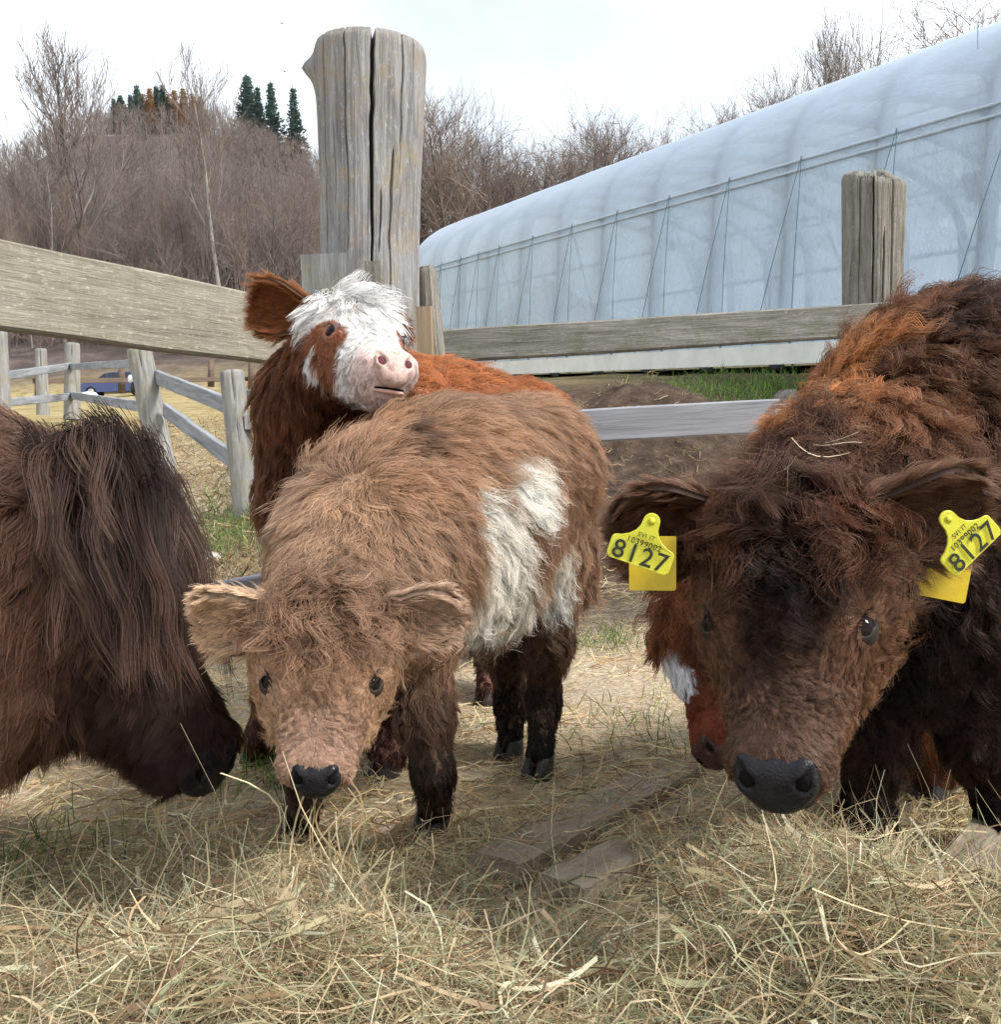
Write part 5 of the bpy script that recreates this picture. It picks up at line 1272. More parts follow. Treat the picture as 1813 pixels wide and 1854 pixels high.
# ---------- long-haired adult at the left edge
def cow_long():
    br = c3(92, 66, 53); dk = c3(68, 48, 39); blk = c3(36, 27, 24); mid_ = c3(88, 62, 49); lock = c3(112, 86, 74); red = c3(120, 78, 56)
    H = Head(180, 902, 1.68, 1.25, .98, .10, .495, .98)
    pr = H.skull()
    nk, sho, bod, rmp = P(-90, 1000, 1.72), P(-420, 960, 1.62), P(-900, 980, 1.45), P(-1700, 980, 1.25)
    pr += [Cap(H.w(0, .10, -.22), .15, nk, .19, .14), Cap(nk, .20, sho, .26, .16), Cap(sho, .27, bod, .30, .16), Cap(bod, .30, rmp, .27, .16)]
    pr += [Cap(H.w(0, .36, -.42), .09, P(-60, 1210, 1.64), .13, .12), Cap(P(-60, 1210, 1.64), .13, P(-400, 1200, 1.6), .2, .14)]
    gz = lambda p, dx, dy: V(p[0]+dx, p[1]+dy, 0)
    feet = [gz(sho, .0, .12), gz(sho, -.05, -.14), gz(rmp, .05, .12), gz(rmp, -.05, -.14)]; legs = []
    for f_, t_ in zip(feet, (sho, sho, rmp, rmp)):
        L_ = ([V(f_[0], f_[1], t_[2]-.12), V(f_[0]-.02, f_[1], .34), V(f_[0], f_[1], .14), f_+V(0, 0, .045)], [.13, .07, .05, .05]); legs.append(L_); leg(pr, *L_)
    gd = Guides()
    A_ = lambda x, y, z, f, L, c, lift=.4, w=.03, cl=.8, dens=1.0, r=1.0: gd.add(H.w(x, y, z), H.d(*f), L, c, lift, w, cl, dens, r)
    near = 1 if H.R[0][1] < 0 else -1                   # the side of the head that faces the camera
    for e in (near, -near):
        A_(.10*e, .10, .05, (.5*e, 1, -.2), .07, br); A_(.18*e, .25, -.02, (.5*e, .6, -.6), .06, br); A_(.22*e, .12, -.15, (.3*e, -.3, -1), .075, dk); A_(.22*e, .32, -.20, (.3*e, .1, -1), .06, dk); A_(.22*e, .25, -.36, (.3*e, -.5, -.9), .075, mid_)
        A_(.10*e, .42, -.0, (.4*e, 1, -.2), .05, dk); A_(.17*e, .50, -.16, (.4*e, .3, -1), .05, dk); A_(.15*e, .60, -.32, (.3*e, -.2, -1), .07, dk); A_(.12*e, .62, -.04, (.7*e, .7, -.3), .045, dk); A_(.13*e, .72, -.20, (.5*e, .1, -1), .034, c3(50, 38, 34), .35, .02, .6)
        A_(.10*e, .80, -.09, (.8*e, .5, -.4), .034, c3(64, 48, 42), .35, .02, .6, 1.2); A_(.13*e, .87, -.18, (.5*e, -.1, -1), .014, c3(40, 30, 28), .3, 0, .3, 1.3); A_(.08*e, .85, -.35, (.3*e, -.3, -1), .030, dk, .5, 0, .5); A_(.10*e, .45, -.46, (.2*e, -.4, -1), .09, dk, .5, .05, .8); A_(.12*e, .28, -.50, (.2*e, -.5, -1), .09, dk, .5, .05, .8); A_(.08*e, .70, -.42, (.2*e, -.3, -1), .06, dk, .5, .05, .8)
    back = nrm(sho-nk)
    for (px, py, d, f, c_, L) in ((60, 800, 1.66, (-.3, -.1, .8), c3(104, 76, 63), .07), (0, 770, 1.66, (-.4, -.1, 1), c3(104, 76, 63), .07), (130, 790, 1.66, (.1, -.2, .9), c3(98, 72, 60), .06), (-60, 800, 1.60, (-.6, -.1, .5), br, .08), (20, 1100, 1.52, (-.6, -.2, -.6), mid_, .08), (-40, 1000, 1.52, (-.6, -.2, -.5), mid_, .08), (60, 1250, 1.52, (-.7, -.1, -.6), c3(96, 70, 56), .08), (-20, 1320, 1.55, (-.5, -.1, -.8), mid_, .08), (100, 1380, 1.54, (-.5, -.1, -.9), dk, .09), (160, 1440, 1.56, (-.3, -.1, -1), mid_, .09), (30, 900, 1.50, (-.3, -.3, -.7), br, .08)):
        gd.add(P(px, py, d), f, L, c_, .45, .04, .8)
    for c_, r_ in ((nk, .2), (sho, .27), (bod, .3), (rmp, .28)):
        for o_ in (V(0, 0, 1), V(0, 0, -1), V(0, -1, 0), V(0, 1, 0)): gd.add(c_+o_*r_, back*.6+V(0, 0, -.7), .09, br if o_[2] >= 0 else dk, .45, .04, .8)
    for p_, r_ in legs:
        for i, p in enumerate(p_): gd.add(p, V(0, 0, -1), .06, dk, .4, .04, .75)
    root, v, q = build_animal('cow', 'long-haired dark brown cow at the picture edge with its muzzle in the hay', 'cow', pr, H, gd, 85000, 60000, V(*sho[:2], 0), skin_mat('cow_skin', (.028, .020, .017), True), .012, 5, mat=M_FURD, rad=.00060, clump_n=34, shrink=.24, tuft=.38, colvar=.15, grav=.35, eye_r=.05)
    L0 = np.array(root.location)
    for e in (-1, 1): make_eye(H, root, e, .036, None, .5, v)
    make_nose(H, root, M_NOSE, 1.0)
    for e, n_ in ((near, 53), (-near, 54)): make_ear(H, root, e, H.d(.8*e, -.55, -.25), H.d(.5*e, .8, -.3), .17, .06, skin_mat('cow_ear_skin', (.05, .035, .028)), lock, dk, 6000, n_, .85, .05, (.19, .02, -.06))
    for p in feet: make_hoof(root, p, V(1, 0, 0), .05)
    # the long forelock: rooted along the poll and crest, falling over the face in locks
    rs = np.random.RandomState(8); n = 26000; K = 460; S = 16
    t = rs.rand(K); crest = lambda a: H.w(0, .06, .06)*(1-a)[:, None]+(H.w(0, -.16, .03))*a[:, None]
    cr = crest(t)+rs.randn(K, 3)*.035; cr = cr+H.R[0]*(near*.02)
    spread = rs.uniform(-1.0, 1.0, K)                       # fan: forward along the face <-> down the cheek
    cl = rs.randint(0, K, n); root_p = cr[cl]+rs.randn(n, 3)*.012
    Lk = rs.uniform(.17, .33, K)*(1-.12*np.abs(spread)); Ls = Lk[cl]*np.clip(1+.12*rs.randn(n), .4, 1.3)
    out = H.R[0]*near
    fan = (spread[:, None]+1)/2
    d0 = nrm(out*.50+H.R[1]*(-.05+1.9*fan)+H.R[2]*.62+rs.randn(K, 3)*.20)
    pts = np.empty((n, S, 3)); cur = root_p.copy(); d = d0[cl]+rs.randn(n, 3)*.07; pts[:, 0] = cur; ph = rs.rand(K)*6.28
    sdf_pr = pr[:17]
    def sdf(p):
        s_ = np.full(p.shape[:-1], 1.0)
        for q_ in sdf_pr: s_ = np.minimum(s_, q_.d(p))
        return s_
    for k in range(1, S):
        g = V(0, 0, -1)+ (H.R[1]*1.25*fan[cl]) + H.R[1]*.05*(1-fan[cl])
        d = nrm(d+g*.20); cur = cur+d*(Ls/(S-1))[:, None]
        sd = sdf(cur); m = sd < .022
        if m.any():
            e_ = .004; pm = cur[m]; gr = np.stack([sdf(pm+V(e_, 0, 0))-sd[m], sdf(pm+V(0, e_, 0))-sd[m], sdf(pm+V(0, 0, e_))-sd[m]], -1); cur[m] = pm+nrm(gr)*(.024-sd[m])[:, None]
        pts[:, k] = cur
    s = np.linspace(0, 1, S)
    first = np.full(K, 0); order = {}
    for i, c_ in enumerate(cl):
        if c_ not in order: order[c_] = i
    gi = np.array([order[c_] for c_ in cl]); cw = (.86*s**.8)[None, :, None]
    gp = pts[gi]; tgt = gp[:, :1]+(gp-gp[:, :1])*np.clip((Ls/Ls[gi])[:, None, None], .6, 1.1)+(root_p-root_p[gi])[:, None]*.45
    pts = pts*(1-cw)+tgt*cw
    sidev = nrm(np.cross(d0, V(0, 0, 1)))[cl]; pts = pts+sidev[:, None]*(.014*np.sin(s[None]*8+ph[cl][:, None])*s[None])[..., None]
    cols = np.array([c3(92, 70, 60), c3(70, 52, 44), c3(44, 33, 29), c3(92, 66, 52), c3(58, 43, 37), c3(118, 94, 82)])[rs.choice(6, K, p=[.22, .26, .24, .06, .14, .08])][cl]*np.clip(1+.2*rs.randn(n), .5, 1.6)[:, None]
    R = .00046*np.clip(1+.3*rs.randn(n), .5, 1.8)[:, None]*(1-.75*s[None]**1.5)
    fo = curves_obj('forelock', pts, R, cols, M_FURD, root); fo.location = Vector(-L0)
    return root, H
calfA, HA = calf_tan()
calfD, HD = calf_dark()
calfB, HB = calf_white_face()
calfE, HE = calf_hidden()
cowC, HC = cow_long()
# ------------------------------------------------------------------ hay, straw litter, grass
def hay_mat():
    m, nt, b, o = new_mat('dry_hay'); n = N(nt); at = n('ShaderNodeAttribute', attribute_name='col')
    nt.links.new(at.outputs['Color'], b.inputs['Base Color']); b.inputs['Roughness'].default_value = .6; b.inputs['Specular IOR Level'].default_value = .25
    tl = n('ShaderNodeBsdfTranslucent', {'Color': at.outputs['Color']}); s = n('ShaderNodeMixShader', {0: .25, 1: b.outputs[0], 2: tl.outputs[0]})
    nt.links.new(s.outputs[0], o.inputs[0]); return m
M_HAY = hay_mat()
HAYC = np.array([c3(190, 174, 142), c3(168, 158, 124), c3(146, 146, 116), c3(176, 154, 126), c3(142, 114, 88), c3(206, 198, 172), c3(126, 132, 106), c3(104, 82, 64), c3(158, 142, 116), c3(188, 190, 164), c3(172, 142, 112)])
HAYW = np.array([.16, .15, .11, .12, .08, .08, .07, .06, .10, .04, .03])
def pile_z(x, y):
    """height of the loose hay over the yard"""
    x = np.asarray(x, float); y = np.asarray(y, float); p = np.stack([x, y, 0*x], -1)
    z = .040*sstep(1.60, .95, y)+.095*np.exp(-((x+.32)/.20)**2-((y-1.05)/.22)**2)+.125*np.exp(-((x-.40)/.19)**2-((y-1.15)/.22)**2)
    z = z+.045*np.exp(-((x+.36)/.26)**2-((y-1.32)/.22)**2)+.085*np.exp(-((x-.38)/.15)**2-((y-1.50)/.24)**2)+.03*np.exp(-((x-.62)/.2)**2-((y-1.25)/.2)**2)+.05*np.exp(-((x+.10)/.25)**2-((y-1.02)/.2)**2)
    return z+(.022*fbm(p*6, 3, 51)+.02)*sstep(1.9, 1.3, y)
def blades(n, pos, dirv, Ln, wd, curl, seed, S=6):
    """flat curved blades as one mesh: returns v, quads, colours"""
    rs = np.random.RandomState(seed)
    t = np.linspace(0, 1, S); d = nrm(dirv)
    side = nrm(np.cross(d, V(0, 0, 1)[None]+.3*rs.randn(n, 3))); up = np.cross(side, d)
    tw = rs.rand(n)*6.28; sa = side*np.cos(tw)[:, None]+up*np.sin(tw)[:, None]; sb = np.cross(d, sa)
    k1, k2 = curl*rs.randn(n), curl*rs.randn(n); ph = rs.rand(n)*6.28
    c = pos[:, None]+d[:, None]*(Ln[:, None]*(t[None]-.5))[..., None]
    c = c+sa[:, None]*(Ln*k1)[:, None, None]*((t-.5)**2*1.6)[None, :, None]+sb[:, None]*(Ln*k2*.6)[:, None, None]*(np.sin(t[None]*5+ph[:, None])*.25)[..., None]
    kink = rs.rand(n) < .18; kd = rs.randn(n, 3)*.35; c = c+(kd*kink[:, None]*Ln[:, None])[:, None]*np.clip(t-.6, 0, 1)[None, :, None]
    w = wd[:, None]*(1-.65*t[None]**2)*.5
    a2 = rs.rand(n)*6.28; wv = sa*np.cos(a2)[:, None]+sb*np.sin(a2)[:, None]
    v = np.stack([c-wv[:, None]*w[..., None], c+wv[:, None]*w[..., None]], 2)          # n,S,2,3
    idx = np.arange(n*S*2).reshape(n, S, 2)
    q = np.stack([idx[:, :-1, 0], idx[:, :-1, 1], idx[:, 1:, 1], idx[:, 1:, 0]], -1).reshape(-1, 4)
    col = HAYC[rs.choice(len(HAYC), n, p=HAYW/HAYW.sum())]*np.clip(1+.18*rs.randn(n), .5, 1.5)[:, None]
    return v.reshape(-1, 3), q, np.repeat(col, S*2, axis=0)
def hay_object(name, parts, label, cat='hay', tint=None):
    tint = np.array((1.14, 1.14, 1.10)) if tint is None and name == 'hay' else tint
    off = 0; V_, Q_, C_ = [], [], []
    for v, q, c in parts: V_.append(v); Q_.append(q+off); C_.append(c); off += len(v)
    me = mesh_np(name, np.concatenate(V_), np.concatenate(Q_), M_HAY, False); C_ = np.concatenate(C_); set_cols(me, C_ if tint is None else C_*tint)
    return tag(mobj(name, me), label, cat, kind='stuff')
def rand_dir(rs, n, flat=.30):
    a = rs.rand(n)*6.28; return np.stack([np.cos(a), np.sin(a), flat*rs.randn(n)], -1)
def hay_heap():
    rs = np.random.RandomState(60); parts = []
    # bedding surface under the loose stalks
    n = 78000; y = .62+1.25*rs.rand(n)**1.25; x = (rs.rand(n)*2-1)*(y*.62+.12)
    keep = ~((np.abs((x-.10)-.55*(y-1.55)) < .16) & (y > 1.42) & (rs.rand(n) < .80)); keep &= rs.rand(n) < (1.1-.62*sstep(1.35, 1.85, y))
    x, y = x[keep], y[keep]; n = len(x); dep = rs.rand(n)**1.6
    z = pile_z(x, y)+terrain(x, y)-.035*dep+.012*rs.rand(n)
    pos = np.stack([x, y, z], -1); L = np.clip(.085+.05*rs.randn(n), .03, .24); wd = np.clip(.0012+.0007*rs.randn(n), .0006, .004)
    parts.append(blades(n, pos, rand_dir(rs, n, .28), L, wd, .45, 61))
    # taller sprung stalks
    n = 2600; y = .75+.95*rs.rand(n); x = (rs.rand(n)*2-1)*(y*.60); z = pile_z(x, y)+.018+.02*rs.rand(n)
    parts.append(blades(n, np.stack([x, y, z], -1), rand_dir(rs, n, .7), np.clip(.13+.06*rs.randn(n), .05, .30), np.clip(.0015+.0007*rs.randn(n), .0008, .004), .7, 62, 8))
    # broad pale leaves
    n = 260; y = .75+.8*rs.rand(n); x = (rs.rand(n)*2-1)*(y*.55); z = pile_z(x, y)+.02
    parts.append(blades(n, np.stack([x, y, z], -1), rand_dir(rs, n, .3), rs.uniform(.05, .14, n), rs.uniform(.005, .010, n), .6, 63, 7))
    hay_object('hay', parts, 'loose tangled greenish-gold hay heaped across the foreground')
    # compact core so that no bare soil shows between the stalks
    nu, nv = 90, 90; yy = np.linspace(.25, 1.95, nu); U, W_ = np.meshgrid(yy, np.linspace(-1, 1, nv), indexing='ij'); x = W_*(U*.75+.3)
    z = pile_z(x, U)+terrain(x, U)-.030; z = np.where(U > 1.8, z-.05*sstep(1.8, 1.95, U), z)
    M_CORE = plain('matted_hay_shade', (.075, .06, .042), .95, .1, .7, 70, .9)  # dark tone painted for the deep shade between the stalks
    tag(mobj('hay_bed', mesh_np('hay_bed', np.stack([x, U, z], -1).reshape(-1, 3), grid_faces(nu, nv), M_CORE)), 'matted layer of hay darkened as shade under the loose stalks', 'hay', kind='stuff')
hay_heap()
def litter():
    rs = np.random.RandomState(70); parts = []
    n = 34000; y = 1.6+3.4*rs.rand(n)**1.3; x = (rs.rand(n)*2-1)*(y*.60+.1); d = fbm(np.stack([x*1.3, y*1.3, 0*x], -1), 3, 71)
    keep = rs.rand(n) < np.clip(.55+.9*d, .05, 1)*np.where(y > 4.2, .35, 1.0); x, y = x[keep], y[keep]; n = len(x)
    z = terrain(x, y)+.004+.012*rs.rand(n)
    parts.append(blades(n, np.stack([x, y, z], -1), rand_dir(rs, n, .12), np.clip(.075+.04*rs.randn(n), .02, .2), np.clip(.0024+.001*rs.randn(n), .001, .006), .4, 72, 4))
    hay_object('straw_litter', parts, 'trampled pale straw strewn over the yard behind the calves', 'straw', np.array((1.5, 1.4, 1.25)))
    # dead grass and straw on the slope to the left and around the soil heap
    parts = []; n = 22000; y = 4.5+9*rs.rand(n)**1.4; x = -y*rs.uniform(.08, .62, n); z = terrain(x, y)+.03
    parts.append(blades(n, np.stack([x, y, z], -1), rand_dir(rs, n, .55), np.clip(.16+.08*rs.randn(n), .05, .4), np.clip(.006+.002*rs.randn(n), .002, .012), .5, 73, 4))
    n = 3000; y = 4.0+4*rs.rand(n); x = y*rs.uniform(-.05, .45, n); z = terrain(x, y)+.01
    parts.append(blades(n, np.stack([x, y, z], -1), rand_dir(rs, n, .3), np.clip(.10+.05*rs.randn(n), .03, .25), np.clip(.004+.0015*rs.randn(n), .002, .008), .6, 74, 4))
    hay_object('dead_grass', parts, 'tangled dead grass and straw on the slope behind the fence', 'grass', np.array((.80, .72, .62)))
litter()
def green_grass():
    rs = np.random.RandomState(80); parts = []
    spots = [(455, 975, 7.3, .55, 900), (400, 990, 6.6, .5, 600), (1095, 1000, 3.6, .10, 120), (1365, 690, 8.9, .8, 700), (1430, 680, 8.9, .8, 700), (1160, 1300, 2.5, .30, 110), (60, 1520, 1.85, .15, 120), (470, 1395, 2.25, .16, 140), (470, 860, 8, .8, 500), (1310, 690, 8.8, .4, 200)]
    for px, py, d, r, n in spots:
        c = P(px, py, d); x = c[0]+r*rs.randn(n)*.6; y = c[1]+r*rs.randn(n)*.6; z = terrain(x, y)+.02
        dv = np.stack([rs.randn(n)*.4, rs.randn(n)*.4, np.ones(n)], -1); h = np.clip(.07+.03*rs.randn(n), .02, .16)*(1.0 if d < 5 else 1.8)
        v, q, cc = blades(n, np.stack([x, y, z], -1), dv, h, np.full(n, .003 if d < 5 else .007), .5, 81, 4)
        g = np.array([c3(96, 128, 58), c3(124, 150, 72), c3(70, 100, 46)])[rs.randint(0, 3, n)]*np.clip(1+.15*rs.randn(n), .6, 1.4)[:, None]
        parts.append((v, q, np.repeat(g, 8, axis=0)))
    hay_object('green_grass', parts, 'sparse tufts of fresh green grass along the fence lines', 'grass')
green_grass()
# stalks hanging from the feeding muzzles
def mouth_hay(name, H, n, seed, label, spread=.05, drop=.09):
    rs = np.random.RandomState(seed); parts = []
    base = H.w(0, .93, -.28); pos = base+np.stack([rs.randn(n)*spread, rs.randn(n)*.015-.01, -drop*(.25+.75*rs.rand(n))], -1)
    dv = np.stack([rs.randn(n)*.45, rs.randn(n)*.25, -np.ones(n)], -1)
    v, q, c = blades(n, pos, dv, rs.uniform(.05, .15, n), rs.uniform(.0018, .0034, n), .55, seed+1, 8); c = np.repeat(np.array([c3(214, 200, 160), c3(196, 196, 156), c3(186, 160, 120)])[rs.randint(0, 3, n)], 16, axis=0)
    hay_object(name, [(v, q, c)], label)
mouth_hay('hay_wisp', HA, 16, 90, 'few pale stalks hanging from the light brown calf\'s mouth', .035, .07)
mouth_hay('hay_wisp', HC, 26, 92, 'tangle of stalks under the long-haired cow\'s chin', .06, .10)
def stray():
    rs = np.random.RandomState(95)
    spots = [(1480, 825, 1.16, .07, 2), (1425, 870, 1.13, .05, 2), (1520, 800, 1.25, .06, 2), (1690, 650, 1.62, .04, 2), (1560, 690, 1.5, .03, 1)]
    parts = []
    for px, py, d, L, n in spots:
        pos = np.tile(P(px, py, d), (n, 1))+rs.randn(n, 3)*.008; v, q, c = blades(n, pos, np.stack([rs.randn(n), .3*rs.randn(n), .5*rs.randn(n)], -1), np.full(n, L), np.full(n, .0016), .5, int(px), 7)
        parts.append((v, q, np.tile(c3(226, 206, 176), (len(v), 1))))
    hay_object('hay_wisp', parts, 'straw bits caught in the dark calf\'s crown and neck')
stray()
def board_litter():
    rs = np.random.RandomState(97); n = 420; t = rs.rand(n); a, b = GZ(890, 1590), GZ(1250, 1395); p = a+(b-a)*t[:, None]+np.stack([rs.randn(n)*.07, rs.randn(n)*.06, .034+.012*rs.rand(n)], -1)
    hay_object('straw_litter', [blades(n, p, rand_dir(rs, n, .12), np.clip(.08+.04*rs.randn(n), .02, .2), np.clip(.0018+.0008*rs.randn(n), .0008, .004), .5, 98, 5)], 'thin straw scattered over the muddy boards', 'straw', np.array((1.3, 1.22, 1.1)))
board_litter()
# old boards half buried in the yard
for nm, p0, p1, h_, th, lab in (('ground_board', GZ(895, 1575, .020), GZ(1245, 1388, .008), .045, .10, 'long muddy board lying under the straw between the two grazing calves'), ('ground_board', GZ(1015, 1618, .024), GZ(1140, 1550, .020), .045, .09, 'short muddy board end beside the hay below the dark calf'), ('ground_board', GZ(1765, 1600, .06), GZ(1840, 1500, .05), .04, .12, 'pale board poking out of the hay at the picture edge')):
    e = plank(nm, p0, p1, h_, th, M_BOARD, None, seed=len(nm)+int(p0[0]*10)); tag(e, lab, 'board')
# ------------------------------------------------------------------ ear tags
def tag_mat(name, a, b_):
    m, nt, b, o = new_mat(name); n = N(nt); tc = n('ShaderNodeTexCoord').outputs['Object']
    c = n.ramp(n.noise(tc, 55, 5, .65), [(.3, a), (.7, b_)]); c = n.mix(n.mr(n.noise(tc, 30, 5, .7), .60, .75, 0, .45), c, (.30, .22, .04))
    nt.links.new(c, b.inputs['Base Color']); b.inputs['Roughness'].default_value = .42; b.inputs['Specular IOR Level'].default_value = .4; b.inputs['Subsurface Weight'].default_value = .1; b.inputs['Subsurface Radius'].default_value = (.01, .008, .002)
    return m
M_TAG = tag_mat('yellow_tag', (.46, .45, .025), (.58, .56, .04)); M_TAGB = tag_mat('amber_tag', (.46, .32, .010), (.56, .42, .02)); M_INK = plain('tag_ink', (.028, .032, .02), .7, .2, .2, 80, 0)
def tag_outline():
    p = [(.13*math.cos(t), .50+.13*math.sin(t)) for t in np.linspace(0, math.pi, 12)]
    L_ = [(-.14, .40), (-.18, .31), (-.26, .23), (-.36, .175), (-.45, .15), (-.485, .13), (-.50, .09), (-.50, -.13), (-.485, -.18), (-.44, -.22)]
    return p+L_+[(-x, y) for x, y in L_[::-1]]
def ear_tag(c, right, up, Wd, label, texts, back_c, back_right, back_w, hole=True):
    right = nrm(right); up = nrm(up-right*np.dot(up, right)); nrmv = np.cross(right, up)      # towards the camera
    e = empty('ear_tag', tuple(c)); tag(e, label, 'ear tag', 'yellow ear tags')
    M = Matrix(((right[0], up[0], nrmv[0], 0), (right[1], up[1], nrmv[1], 0), (right[2], up[2], nrmv[2], 0), (0, 0, 0, 1)))
    o2 = np.array(tag_outline())*Wd; k = len(o2); th = .0012
    bend = lambda x, y: -.10*x*x/Wd
    ins = o2*.975
    v = [(x, y, th+bend(x, y)-.0004) for x, y in o2]+[(x, y, th+bend(x, y)) for x, y in ins]+[(x, y, -th+bend(x, y)) for x, y in o2]
    f = [(i, (i+1) % k, k+(i+1) % k, k+i) for i in range(k)]+[(i, 2*k+i, 2*k+(i+1) % k, (i+1) % k) for i in range(k)]+[tuple(range(k, 2*k)), tuple(range(3*k-1, 2*k-1, -1))]
    o = mobj('front_plate', mesh_np('front_plate', v, f, M_TAG, False), e); o.matrix_basis = M
    mb = MB(); mb.tube([(0, .50*Wd, -.012), (0, .50*Wd, .0018)], [.0045, .0045], 12); mb.tube([(0, .50*Wd, .0018), (0, .50*Wd, .0030)], [.0032, .0020], 12); s_ = mb.build('stud', M_TAG, e); s_.matrix_basis = M
    for (txt, size, x, y, bold) in texts:
        cu = bpy.data.curves.new('print', 'FONT'); cu.body = txt; cu.size = size*Wd; cu.align_x = 'CENTER'; cu.align_y = 'CENTER'; cu.offset = bold; cu.extrude = .00005; cu.space_character = 1.12; cu.materials.append(M_INK)
        tf = link(bpy.data.objects.new('lettering', cu)); bpy.context.view_layer.update(); me = bpy.data.meshes.new_from_object(tf.evaluated_get(bpy.context.evaluated_depsgraph_get())); bpy.data.objects.remove(tf); me.name = 'print'
        t = mobj('print', me, e); t.matrix_basis = M @ Matrix.Translation((x*Wd, y*Wd, th+.0006))
    # rear plate behind the ear
    br = nrm(back_right); bu = nrm(np.cross(nrmv, br)); MB_ = Matrix(((br[0], bu[0], nrmv[0], 0), (br[1], bu[1], nrmv[1], 0), (br[2], bu[2], nrmv[2], 0), (0, 0, 0, 1)))
    o3 = np.array([(-.5, .7), (-.5, -.42), (-.47, -.46), (.46, -.46), (.5, -.42), (.5, .7)])*back_w; k = 6
    v = [(x, y, .001) for x, y in o3]+[(x, y, -.001) for x, y in o3]; f = [tuple(range(k)), tuple(range(2*k-1, k-1, -1))]+[(i, k+i, k+(i+1) % k, (i+1) % k) for i in range(k)]
    o = mobj('rear_plate', mesh_np('rear_plate', v, f, M_TAGB, False), e); o.matrix_basis = Matrix.Translation(Vector(np.asarray(back_c)-np.asarray(c))) @ MB_
TX = [('8127', .40, 0, -.065, .0003), ('10399002', .125, 0, .135, .0001), ('SVI IT', .10, 0, .255, 0)]
def rot2(deg): a = math.radians(deg); return _R*math.cos(a)+_U*math.sin(a)
ear_tag(P(1161, 1000, 1.105), rot2(-19)-_F*.10, _U, .072, 'yellow number tag in the dark calf\'s ear on the picture\'s left', TX, P(1182, 1030, 1.20), rot2(-3), .056)
ear_tag(P(1757, 985, 1.09), rot2(43)+_F*.06, _U, .074, 'yellow number tag in the dark calf\'s ear at the picture\'s right edge', TX, P(1710, 1042, 1.20), rot2(-9), .062)
# ------------------------------------------------------------------ parked car and things on the far slope
def parked_car(px, d, rz):
    x = d*((px-CX)/F0); z = tz(x, d); e = empty('parked_car', (x, d, z), (0, 0, rz)); tag(e, 'dark blue hatchback parked on the meadow far behind the grey fence', 'car')
    MBL = plain('blue_car_paint', (.035, .055, .16), .25, .6, .08, 4, 0); MGL = plain('car_glass', (.02, .025, .03), .1, .6, .1, 4, 0); MTY = plain('tyre_rubber', (.02, .02, .02), .8, .2, .2); MRM = plain('wheel_rim', (.4, .4, .42), .35, .5, .1, 10, 0, .8); MLT = plain('headlight_lens', (.7, .72, .75), .15, .6, .1)
    prof = [(-2.05, .45), (-2.08, .62), (-1.95, .78), (-1.2, .92), (-1.0, .95), (.95, .97), (1.75, .98), (2.02, .88), (2.05, .45), (1.7, .28), (-1.75, .28)]
    def extr(pr, w, taper=1.0, inset=0):
        k = len(pr); v = [(a, -w, b) for a, b in pr]+[(a, w, b) for a, b in pr]; return v, [tuple(range(k)), tuple(range(2*k-1, k-1, -1))]+[(i, k+i, k+(i+1) % k, (i+1) % k) for i in range(k)]
    mb = MB(); mb.add(*extr(prof, .86)); cab = [(-1.05, .94), (-.45, 1.38), (.3, 1.46), (1.1, 1.42), (1.75, .97)]
    k = 5; v = [(a, -.80+.14*(b-.94)/.5, b) for a, b in cab]+[(a, .80-.14*(b-.94)/.5, b) for a, b in cab]; mb.add(v, [tuple(range(k)), tuple(range(2*k-1, k-1, -1))]+[(i, k+i, k+(i+1) % k, (i+1) % k) for i in range(k)]); mb.build('car_body', MBL, e, False)
    for s in (-1, 1):
        for (a0, a1, b0, b1) in ((-.86, -.40, .10, 1.33), (-.32, .42, .10, 1.38), (.50, 1.40, .10, 1.36)):
            v = [(a0 if a0 > -.8 else a0, s*.803, 1.0), (a1, s*.803, 1.0), (a1, s*.70, b1), (a0+.30 if a0 < -.8 else a0, s*.70, b1)]
            mobj('window', mesh_np('window', np.array(v)+V(0, s*.012, 0), [(0, 1, 2, 3)], MGL, False), e)
        for a in (-1.3, 1.25):
            mb = MB(); mb.tube([(a, s*.70, .31), (a, s*.89, .31)], [.31, .31], 20); w = mb.build('wheel', MTY, e); mb = MB(); mb.tube([(a, s*.88, .31), (a, s*.905, .31)], [.19, .17], 14); mb.build('rim', MRM, w)
        mb = MB(); mb.box((-2.07, s*.62-.14, .60), (-1.93, s*.62+.14, .75), .03); mb.build('headlight', MLT, e)
    v = [(-1.04, -.72, .98), (-1.04, .72, .98), (-.50, .62, 1.36), (-.50, -.62, 1.36)]; mobj('windscreen', mesh_np('windscreen', np.array(v)-V(.02, 0, -.012), [(0, 1, 2, 3)], MGL, False), e)
parked_car(228, 60, .12)
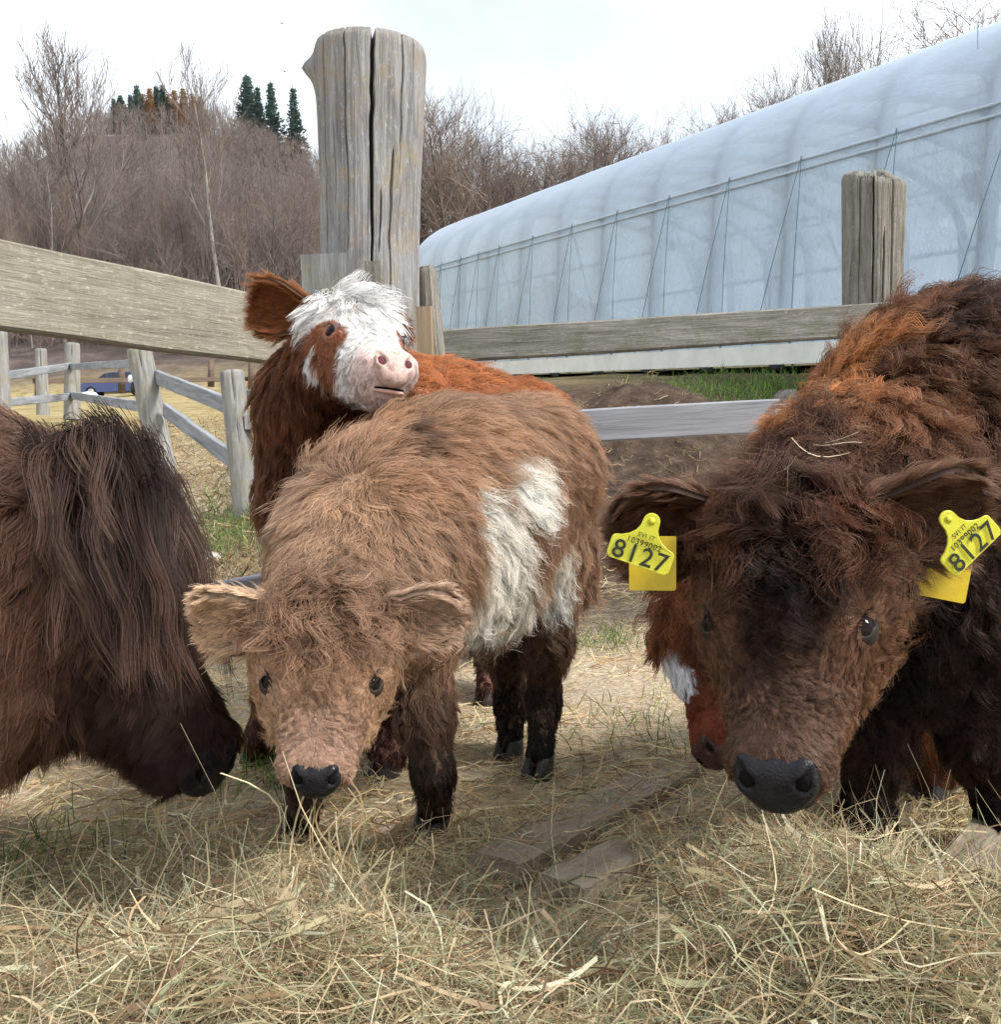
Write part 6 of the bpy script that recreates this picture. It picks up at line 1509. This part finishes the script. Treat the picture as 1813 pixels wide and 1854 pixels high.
def lump(name, p, r, mat, seed, label, cat, sq=(1, 1, .7), group=None):
    nu, nv = 14, 20; th = np.linspace(.0, math.pi, nu); ph = np.linspace(0, 2*math.pi, nv, endpoint=False); T, Q = np.meshgrid(th, ph, indexing='ij')
    s = np.stack([np.sin(T)*np.cos(Q), np.sin(T)*np.sin(Q), np.cos(T)], -1); R = r*(1+.35*fbm(s*1.7, 3, seed)); o = mobj(name, mesh_np(name, (s*R[..., None]*np.array(sq)).reshape(-1, 3), grid_faces(nu, nv, wrap=True), mat)); o.location = Vector(p)
    tag(o, label, cat, group)
MST = plain('field_stone', (.38, .36, .32), .9, .15, .4, 14, .8)
def on_ground(px, py, d): q = P(px, py, d); return V(q[0], q[1], tz(q[0], q[1]))
lump('stone', on_ground(374, 962, 6.3)+V(0, 0, .03), .075, MST, 3, 'pale fist-shaped stone on the grassy slope beside the cow\'s fringe', 'stone', (1.2, 1, .8))
lump('stone', on_ground(340, 880, 7.6)+V(0, 0, .02), .07, MST, 5, 'small grey stone below the leaning fence post', 'stone', (1.3, 1, .6))
MBAG = plain('white_sheet', (.72, .76, .78), .5, .3, .12, 6, .6)
lump('plastic_sack', on_ground(160, 706, 38)+V(0, 0, .15), .30, MBAG, 7, 'crumpled white plastic sack in front of the blue car', 'sack', (1.3, 1, .9))
def bird(px, py, d, s, label, seed):
    e = empty('bird', tuple(P(px, py, d)), (.2, .1, seed)); tag(e, label, 'bird', 'birds in the sky'); mb_ = plain('bird_feathers', (.05, .05, .055), .8, .1, .2, 40, 0)
    mb = MB(); mb.tube([(-.5*s, 0, 0), (-.25*s, 0, .02*s), (.1*s, 0, .03*s), (.38*s, 0, .02*s), (.5*s, 0, .0)], [.02*s, .09*s, .11*s, .07*s, .015*s], 8); mb.build('torso', mb_, e)
    for k in (-1, 1):
        v = [(.15*s, k*.06*s, .04*s), (.10*s, k*.55*s, .26*s), (-.10*s, k*.95*s, .20*s), (-.12*s, k*.5*s, .20*s), (-.18*s, k*.06*s, .03*s)]; v = v+[(a, b, c_-.012*s) for a, b, c_ in v]
        f = [(0, 1, 3, 4), (1, 2, 3), (5, 9, 8, 6), (6, 8, 7), (0, 5, 6, 1), (1, 6, 7, 2), (2, 7, 8, 3), (3, 8, 9, 4)]; mobj('wing', mesh_np('wing', v, f, mb_, False), e)
bird(510, 43, 40, .11, 'tiny dark bird high in the sky left of the log', .5); bird(515, 130, 38, .13, 'tiny dark bird just over the spruces', 2.1)
